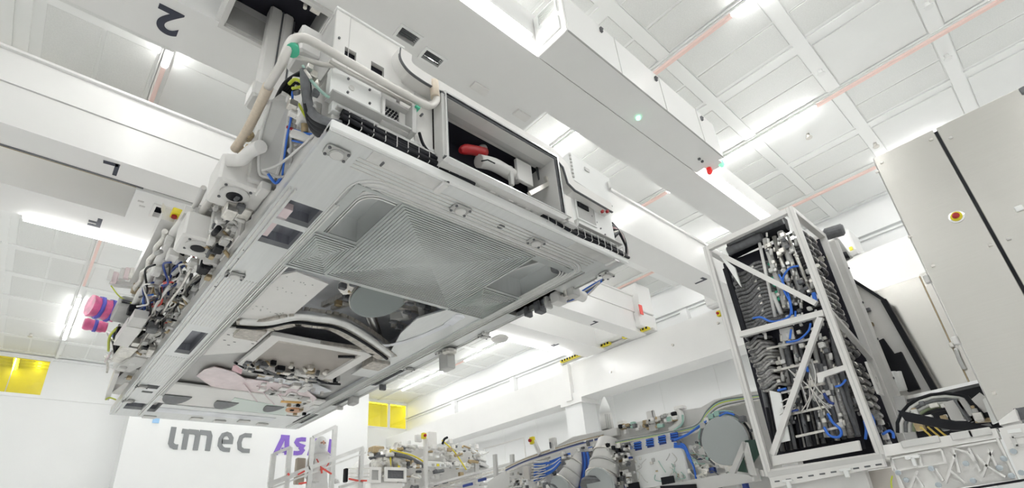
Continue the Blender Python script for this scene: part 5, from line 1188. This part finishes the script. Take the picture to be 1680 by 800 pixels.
# white perforated panels, black ports
gbox('white_panel', 1082, 765, 92, 56, .06, 6.58, WHITE)
for k in range(26):
    px, py = lr.uniform(1040, 1128), lr.uniform(742, 790)
    if lr.random() < .6: gtube('panel_tube', [(px, py), (px + lr.uniform(-8, 8), py + lr.uniform(3, 10)), (px + lr.uniform(-14, 14), py + lr.uniform(8, 20))], .006, lr.choice([SILV, GREYP, TEAL, LGREY]), x=6.54, n=5)
    else: gbox('panel_fitting', px, py, lr.uniform(2, 6), lr.uniform(2, 6), .03, 6.55, lr.choice([GREYP, SILV, LGREY, BRONZE]), .003)
for px, py, w_, h_ in ((1095, 789, 22, 14), (1038, 799, 24, 14), (1174, 791, 8, 8), (1196, 788, 7, 8)): gbox('port', px, py, w_, h_, .03, 6.5, BLACK, .003)
gbar('lower_rail', (1080, 806), (1245, 778), .14, LGREY, x=6.5)
gbar('lower_slot', (1085, 800), (1142, 797), .05, BLACK, x=6.46)
# triangular stay and green plate
for a, b in (((1202, 776), (1223, 726)), ((1222, 726), (1236, 780)), ((1202, 780), (1236, 784))): gbar('stay', a, b, .06, LGREY, x=6.3)
obj('stay_plate', MB().prism([G(1222, 722, 6.45), G(1243, 720, 6.45), G(1245, 745, 6.45), G(1232, 765, 6.45), G(1222, 750, 6.45)], (.02, 0, 0)), DKGREEN, N)
obj('stay_plate', MB().prism([G(1206, 772, 6.4), G(1218, 748, 6.4), G(1226, 775, 6.4)], (.02, 0, 0)), DKGREEN, N)
for k in range(16):
    gbox('fitting', lr.uniform(1150, 1250), lr.uniform(765, 800), lr.uniform(3, 10), lr.uniform(3, 10), .06, 6.5, lr.choice([SILV, TEAL, DGREY, LGREY, NAVY, OFFW]), .004)
# top-side devices
cn = G(993, 700, 6.8)
def gz(px, py, x=6.8): return G(px, py, x)
obj('cone', MB().tube([gz(993, 678), gz(992, 665), gz(991, 651)], [.10, .068, .014], 16), WHITE, N, 'white pointed cone')
obj('cone_base', MB().tube([gz(997, 704), gz(993, 678)], [.10, .10], 16), LGREY, N)
for k in range(5): obj('cone_rib', MB().cyl(gz(989 + 3.5 * k, 703, 6.72), gz(986 + 3.4 * k, 679, 6.72), .01, 6), GREYP, N)
gbox('device_block', 1000, 710, 32, 14, .2, 6.65, LGREY); gbox('device_block', 1018, 695, 14, 12, .1, 6.7, OFFW); gbox('device_tip', 1016, 699, 6, 7, .08, 6.62, BLACK)
gbox('device_bracket', 1068, 690, 14, 34, .06, 6.66, LGREY); gbox('device_tip', 1065, 692, 4, 8, .02, 6.63, BLACK)
gbox('device_bracket', 1071, 680, 4, 16, .04, 6.66, GREYP)
gbox('nozzle_cap', 1112, 668, 16, 6, .12, 6.66, OFFW); gtube('nozzle', [(1112, 670), (1117, 685), (1112, 697), (1100, 706)], .05, OFFW, x=6.7, n=10)
gtube('nozzle_band', [(1120, 680), (1119, 695), (1106, 706)], .015, TEAL, x=6.62)
gbox('device_tip', 1104, 678, 9, 6, .08, 6.62, BLACK)
for k in range(46):
    px = lr.uniform(1020, 1110); py = 712 - (px - 1020) * .22 - lr.uniform(0, 16)
    gbox('fitting', px, py, lr.uniform(3, 10), lr.uniform(3, 8), .06, lr.uniform(6.58, 6.7), lr.choice([SILV, OFFW, LGREY, GREYP, BRONZE, TEAL, DGREY]), .004)
for k in range(70):
    px = lr.uniform(835, 985); py = 786 - (px - 835) * .43 + lr.uniform(-10, 14)
    gbox('fitting', px, py, lr.uniform(2, 9), lr.uniform(2, 7), .05, lr.uniform(6.5, 6.66), lr.choice([SILV, OFFW, OFFW, LGREY, GREYP, DGREY]), .004)
gbox('plain_box', 863, 776, 16, 26, .15, 6.5, mat('warm_box', (.62, .59, .56), .5)); gbox('device_bracket', 905, 728, 14, 24, .08, 6.6, LGREY); gbox('device_tip', 902, 730, 4, 12, .02, 6.57, DGREY)
for k in range(7): gtube('comb_tube', [(872, 762 + 5 * k), (885, 764 + 4 * k), (895, 762 + 4 * k)], .008, OFFW if k % 2 else SILV, x=6.5, n=5)
gbar('stand', (876, 722), (886, 745), .05, LGREY, x=6.6)
for k in range(30):
    gbox('fitting', lr.uniform(835, 900), lr.uniform(788, 805), lr.uniform(4, 12), lr.uniform(3, 9), .05, 6.45, lr.choice([WHITE, OFFW, SILV, LGREY, DGREY]), .004)
es = thing('emergency_stop', 'yellow box with red button on a grey stand above the blue hoses', 'emergency stop', G(871, 722))
p = G(871, 722, 6.55); obj('box', MB().bbox(p.x, p.y - .05, p.z - .06, p.x + .06, p.y + .04, p.z + .06, .006), YEL, es); obj('button', MB().cyl(p + Vector((-.03, .01, 0)), p + Vector((0, .01, 0)), .028, 10), RED, es)
# thin wall frame outline behind
tag(obj('hatch_frame', MB().frame('x', 14.17, 14.195, P(792, 700, 'x', 14.2).y - 2.4, P(792, 700, 'x', 14.2).y, 2.2, 3.75, .04), OFFW), 'thin outlined hatch on the right wall above the machines', 'hatch')

# --- second machine farther left
def K(px, py, y=13.0): return P(px, py, 'y', y)
K0 = thing('source_module', 'pale cluttered machine with a round grey vessel and yellow stripes, bottom centre', 'machine', K(700, 800) - Vector((0, 0, .5)))
def kbox(name, px, py, w, h, d=.3, y=13.0, m_=LGREY, c=.015):
    p = K(px, py, y); q = K(px + w, py, y); wd = abs(q.x - p.x); ht = abs(K(px, py + h, y).z - p.z)
    return obj(name, MB().bbox(p.x - wd / 2, y, p.z - ht / 2, p.x + wd / 2, y + d, p.z + ht / 2, c), m_, K0)
def ktube(name, pts, r, m_, y=12.9): return obj(name, MB().tube(arc([K(px, py, y) for px, py in pts], 4), r, 7), m_, K0)
obj('body', MB().prism([K(600, 830, 13.3), K(606, 760, 13.3), K(630, 735, 13.3), K(660, 730, 13.3), K(720, 735, 13.3), K(775, 742, 13.3), K(790, 770, 13.3), K(800, 830, 13.3)], (0, 1.2, 0)), LGREY, K0)
p = K(626, 768, 12.9); obj('vessel', MB().tube([K(628, 775, 12.95), K(625, 752, 12.95), K(624, 738, 12.95)], [.28, .27, .2], 18), SILV, K0, 'round grey vessel')
obj('vessel_band', MB().tube([K(625, 752, 12.95), K(625, 748, 12.95)], .30, 18), DGREY, K0)
obj('vessel', MB().tube([K(655, 775, 13.0), K(648, 745, 13.0), K(655, 730, 13.0)], [.25, .24, .15], 14), SILV, K0)
kbox('vessel_cap', 622, 737, 18, 12, .3, 12.8, BRONZE)
kbox('yellow_stripe', 641, 752, 3, 34, .03, 12.7, YEL); kbox('yellow_stripe', 655, 767, 4, 8, .03, 12.7, YEL)
ktube('yellow_cable', [(640, 737), (660, 742), (680, 748), (700, 760)], .02, YEL, 12.6); ktube('yellow_cable', [(725, 722), (745, 740), (765, 770)], .02, YEL, 12.7)
ktube('teal_hose', [(648, 745), (675, 752), (700, 768)], .05, DGREY, 12.65)
for (x0_, y0_, w_, h_) in ((614, 779, 12, 18), (648, 778, 28, 16)):
    p = K(x0_ + 2, y0_, 12.4); a = K(x0_ - w_ / 2, y0_ - h_ / 2, 12.4); b = K(x0_ + w_ / 2, y0_ + h_ / 2, 12.4)
    obj('console_frame', MB().frame('y', 12.35, 12.4, a.x - .06, b.x + .06, b.z - .06, a.z + .06, .07), OFFW, K0)
    obj('console_window', MB().box(a.x, 12.41, b.z, b.x, 12.42, a.z), [GREYP, DGREY][w_ > 20], K0)
kbox('console_base', 635, 800, 50, 18, .3, 12.4, OFFW)
kbox('slotted_beam', 738, 762, 66, 9, .1, 12.8, WHITE)
for k in range(8): kbox('slot', 711 + 8 * k, 762 + .3 * k, 4, 4, .02, 12.77, YEL if k == 1 else GREYP, .003)
kbox('post', 700, 760, 5, 90, .1, 12.3, LGREY)
kbox('post', 790 - 6, 775, 6, 40, .1, 12.7, GREYP); kbox('white_drum', 793, 752, 10, 26, .25, 13.0, WHITE)
kbox('device_box', 710, 720, 14, 26, .2, 13.0, OFFW); kbox('device_box', 688, 718, 10, 12, .1, 12.8, LGREY)
ktube('black_lever', [(726, 728), (729, 720), (734, 717)], .035, BLACK, 12.7)
for k in range(210):
    px = lr.uniform(606, 792); top = 740 - 14 * sin((px - 600) / 200 * pi) - (6 if lr.random() < .3 else 0); py = lr.uniform(top, 800)
    if 700 < px and py > 772 and lr.random() < .6: continue
    s_ = lr.uniform(2, 8); m_ = lr.choice([OFFW, OFFW, WHITE, SILV, LGREY, LGREY, GREYP, DGREY, BRONZE])
    if lr.random() < .65: kbox('fitting', px, py, s_, lr.uniform(2, 8), .1, lr.uniform(12.6, 13.1), m_, .01)
    else: ktube('pipe', [(px, py), (px + lr.uniform(-5, 5), py + lr.uniform(-4, 4)), (px + lr.uniform(4, 16), py + lr.uniform(-4, 6))], lr.uniform(.02, .06), m_, lr.uniform(12.6, 13.0))
es = thing('emergency_stop', 'yellow box with red button on top of the pale cluttered machine', 'emergency stop', K(698, 715, 12.3))
p = K(697, 714, 12.2); obj('box', MB().bbox(p.x - .06, p.y, p.z - .08, p.x + .06, p.y + .1, p.z + .08, .01), YEL, es); obj('button', MB().cyl(p + Vector((-.01, -.04, 0)), p, .04, 10), RED, es)
lk = thing('link_rail', 'sloping grey rail with blue clips between the two machines at the bottom', 'rail', G(760, 790, 8.5))
for k in range(3): obj('rail_bar', MB().bar(G(690, 800 + 6 * k, 8.5), G(868, 752 + 6 * k, 8.5), .06, .05), [LGREY, SILV, GREYP][k], lk)
for a, b in (((760, 797), (775, 793)), ((785, 788), (797, 785))): obj('blue_clip', MB().bar(G(*a, 8.4), G(*b, 8.4), .04, .06), NAVY, lk)
for px in (812, 840): obj('upright', MB().bar(G(px, 745, 8.45), G(px + 2, 790, 8.45), .06, .1), GREYP, lk)

# ================================================================ GUARD RAIL AND WORKER
def E_(px, py, y=9.5): return P(px, py, 'y', y)
gr = thing('guard_rail', 'tall aluminium guard rail of a work platform in front of the purple letters', 'guard rail', E_(510, 800) - Vector((0, 0, .5)))
def post(px0, py0, px1, y=9.5): a = E_(px0, py0, y); obj('post', MB().box(a.x - .04, y, .2, a.x + .04, y + .06, a.z), ALU, gr)
for px, py in ((450, 744), (477, 733), (514, 717), (551, 698), (595, 733)): post(px, py, px)
for a, b, w_ in (((450, 744), (477, 733), .05), ((514, 717), (551, 699), .06), ((440, 795), (508, 768), .09), ((506, 768), (596, 734), .07), ((556, 799), (594, 788), .05), ((446, 800), (600, 742), .03)):
    obj('top_rail', MB().bar(E_(*a), E_(*b), .05, w_), ALU, gr)
for z_ in (768, 776, 782): obj('wire', MB().bar(E_(568, z_, 10), E_(606, z_, 10), .015, .015), SILV, gr)
obj('brown_box', MB().bbox(E_(557, 0, 9.7).x, 9.7, 1.3, E_(557, 0, 9.7).x + .16, 9.8, 1.75, .01), mat('tan_box', (.55, .48, .40), .5), gr)
obj('reel', MB().bbox(E_(567, 770, 9.7).x, 9.7, 1.35, E_(567, 770, 9.7).x + .06, 9.8, 1.6, .01), BLACK, gr)
for a, b in (((526, 766), (544, 777)), ((489, 778), (500, 772)), ((490, 793), (503, 791)), ((572, 785), (588, 788)), ((592, 788), (602, 788)), ((472, 776), (475, 779)), ((527, 768), (528, 776))):
    obj('red_tape', MB().bar(E_(*a, 9.45), E_(*b, 9.45), .01, .03), REDT, gr)
obj('platform', MB().box(E_(430, 800).x - .3, 9.2, .05, E_(600, 800).x + .4, 11.2, .2), ALU, gr)
for sx in (0, 1): 
    for sy in (9.3, 11.0): xx = (E_(430, 800).x - .2) if sx == 0 else (E_(600, 800).x + .3); obj('platform_leg', MB().box(xx, sy, FZ, xx + .08, sy + .08, .05), ALU, gr)
# worker standing on the platform
hp_ = E_(527, 729, 10.2); bx, by = hp_.x, 10.2; hz_ = hp_.z; fz_ = .2; ht = hz_ + .13 - fz_
pe = thing('person', 'worker in a white hooded cleanroom coverall standing behind the guard rail', 'person', (bx, by, fz_))
def skin_body():
    me = bpy.data.meshes.new('body'); V = []; Ed = []; Rr = []
    def v(x, y, z, r): V.append((bx + x, by + y, fz_ + z * ht / 1.75)); Rr.append(r); return len(V) - 1
    pel = v(0, 0, .95, .17); wa = v(0, 0, 1.12, .155); ch = v(0, 0, 1.32, .18); sh = v(0, 0, 1.44, .12); nk = v(0, 0, 1.52, .062); hd = v(0, -.01, 1.60, .07)
    Ed += [(pel, wa), (wa, ch), (ch, sh), (sh, nk), (nk, hd)]
    for s_ in (-1, 1):
        h_ = v(s_ * .10, 0, .90, .12); kn = v(s_ * .12, -.02, .50, .085); an = v(s_ * .12, .02, .10, .065); to = v(s_ * .13, -.12, .05, .045)
        Ed += [(pel, h_), (h_, kn), (kn, an), (an, to)]
        s1 = v(s_ * .19, 0, 1.41, .075); el = v(s_ * .27, -.05, 1.13, .058); wr_ = v(s_ * .20, -.26, 1.02, .042)
        Ed += [(sh, s1), (s1, el), (el, wr_)]
    me.from_pydata(V, Ed, []); o = bpy.data.objects.new('body', me); COL.objects.link(o)
    m = o.modifiers.new('s', 'SKIN'); o.modifiers.new('u', 'SUBSURF').levels = 2
    for i, r in enumerate(Rr): me.skin_vertices[0].data[i].radius = (r, r * .85 if i < 4 else r)
    me.skin_vertices[0].data[0].use_root = True
    dg = bpy.context.evaluated_depsgraph_get(); m2 = bpy.data.meshes.new_from_object(o.evaluated_get(dg)); bpy.data.objects.remove(o)
    m2.materials.clear(); m2.materials.append(SUIT)
    m2.polygons.foreach_set('use_smooth', [True] * len(m2.polygons)); return m2
body = obj('body', skin_body(), None, pe)
hc = Vector((bx, by - .01, hz_))
obj('head', MB().ball(hc, .105, 18, (.82, .95, 1.18)), SKIN, pe)
obj('hood', MB().ball(hc + Vector((0, .03, .015)), .130, 18, (.88, .95, 1.18)), SUIT, pe, 'white hood')
obj('hood_drape', MB().tube([hc + Vector((0, .02, -.03)), hc + Vector((0, .02, -.13)), hc + Vector((0, .01, -.2))], [.11, .12, .19], 16), SUIT, pe)
obj('face_mask', MB().ball(hc + Vector((0, -.065, -.045)), .07, 14, (1, .8, .9)), mat('mask_cloth', (.80, .80, .82), .8), pe, 'white face mask')
obj('nose', MB().ball(hc + Vector((0, -.105, -.005)), .018, 8, (.8, 1, 1.3)), SKIN, pe)
for s_ in (-1, 1):
    obj('eye', MB().ball(hc + Vector((s_ * .033, -.092, .018)), .012, 8), DGREY, pe)
obj('face_band', MB().ball(hc + Vector((0, -.055, .02)), .062, 14, (1.05, .8, .55)), SKIN, pe)
for s_ in (-1, 1):
    w0 = Vector((bx + s_ * .20, by - .27, fz_ + 1.02 * ht / 1.75))
    g = MB().tube([w0 + Vector((0, .02, 0)), w0 + Vector((0, -.03, 0)), w0 + Vector((0, -.09, -.01))], [.036, .044, .038], 8)
    obj('glove_palm', g, SUIT, pe)
    for k in range(4):
        f0 = w0 + Vector((-.030 + .02 * k, -.085, -.005)); L_ = (.060, .075, .070, .055)[k]
        obj('glove_finger', MB().tube([f0, f0 + Vector((0, -L_ * .5, -.008)), f0 + Vector((0, -L_ * .85, -.035))], [.0095, .009, .007], 7), SUIT, pe)
    t0 = w0 + Vector((-s_ * .036, -.03, 0)); obj('glove_thumb', MB().tube([t0, t0 + Vector((-s_ * .025, -.03, -.01)), t0 + Vector((-s_ * .028, -.055, -.02))], [.012, .011, .008], 7), SUIT, pe)
for a, b in (((-.14, -.16, 1.38), (-.02, -.19, 1.20)), ((.14, -.16, 1.38), (.02, -.19, 1.20))):
    obj('red_piping', MB().bar((bx + a[0], by + a[1], fz_ + a[2] * ht / 1.75), (bx + b[0], by + b[1], fz_ + b[2] * ht / 1.75), .012, .02), REDT, pe)
# extra small fittings on the front of the grey machine
for k in range(150):
    px = lr.uniform(880, 1150); py = 800 - lr.random() ** 1.3 * (800 - (760 - (px - 880) * .16))
    if 1040 < px < 1130 and py > 735: continue
    gbox('fitting', px, py, lr.uniform(1.5, 7), lr.uniform(1.5, 7), .05, lr.uniform(6.45, 6.62), lr.choice([SILV, SILV, OFFW, LGREY, GREYP, DGREY, BRONZE, NAVY]), .003)
for k in range(26):
    a = lr.uniform(1130, 1165); b = lr.uniform(715, 795)
    gtube('thin_tube', [(a, b), (a + lr.uniform(2, 14), b + lr.uniform(-8, 10)), (a + lr.uniform(8, 26), b + lr.uniform(0, 16))], .007, lr.choice([SILV, TEAL, LGREY, DGREY, OFFW]), x=6.5, n=5)

# denser plumbing along the left flank
for k in range(150):
    t = lr.random(); y = 4.0 + 5.2 * t; x = lr.uniform(.84, 1.02); z = lr.uniform(2.58, 2.86) + (.1 if x < .92 else 0)
    s_ = lr.uniform(.012, .036)
    m_ = lr.choice([SILV, SILV, OFFW, LGREY, GREYP, DGREY, BLACK, BRONZE, ALU])
    if k % 2: obj('connector', MB().bbox(x - s_, y - s_ * 1.8, z - s_ * .7, x + s_, y + s_ * 1.8, z + s_ * .7, s_ * .2), m_, M)
    else: obj('coupling', MB().cyl((x - s_, y, z), (x + s_ * 1.5, y + lr.uniform(-.03, .06), z + lr.uniform(-.05, .05)), s_ * .6, 9), m_, M)
for k in range(110):
    px = lr.uniform(0, 1); a = (385 - 185 * px, 262 + 300 * px); c = Z(a[0] + lr.uniform(-6, 26), a[1] + lr.uniform(-14, 14), lr.uniform(3.0, 3.25)); s_ = lr.uniform(.012, .035)
    m_ = lr.choice([SILV, OFFW, OFFW, LGREY, GREYP, DGREY, BRONZE])
    if k % 2: obj('connector', MB().bbox(c.x - s_, c.y - s_ * 1.8, c.z - s_, c.x + s_, c.y + s_ * 1.8, c.z + s_, s_ * .2), m_, M)
    else: obj('coupling', MB().cyl(c, c + Vector((lr.uniform(-.04, .04), lr.uniform(.05, .18), lr.uniform(-.02, .04))), s_ * .6, 9), m_, M)
for k in range(14):
    a = Z(lr.uniform(235, 300), lr.uniform(430, 540), 2.8); b = a + Vector((lr.uniform(-.05, .05), lr.uniform(.5, 1.1), lr.uniform(-.05, .1)))
    obj('loose_cable', MB().tube(arc([a, a.lerp(b, .3) + Vector((-.05, 0, .04)), a.lerp(b, .7) + Vector((.04, 0, -.03)), b], 5), .011, 6), [REDT, BLUE, BLACK, NAVY, SILV, OFFW, BLACK][k % 7], M)
obj('red_hose', MB().tube(arc([Z(248, 500, 2.9), Z(255, 480, 2.95), Z(268, 462, 2.95)], 5), .018, 7), REDT, M)
obj('red_hose', MB().tube(arc([Z(236, 555, 2.9), Z(240, 530, 2.92), Z(243, 510, 2.92)], 5), .014, 7), REDT, M)
obj('red_hose', MB().tube(arc([Z(318, 418, 2.9), Z(316, 430, 2.85), Z(314, 440, 2.8)], 5), .014, 7), RED, M)
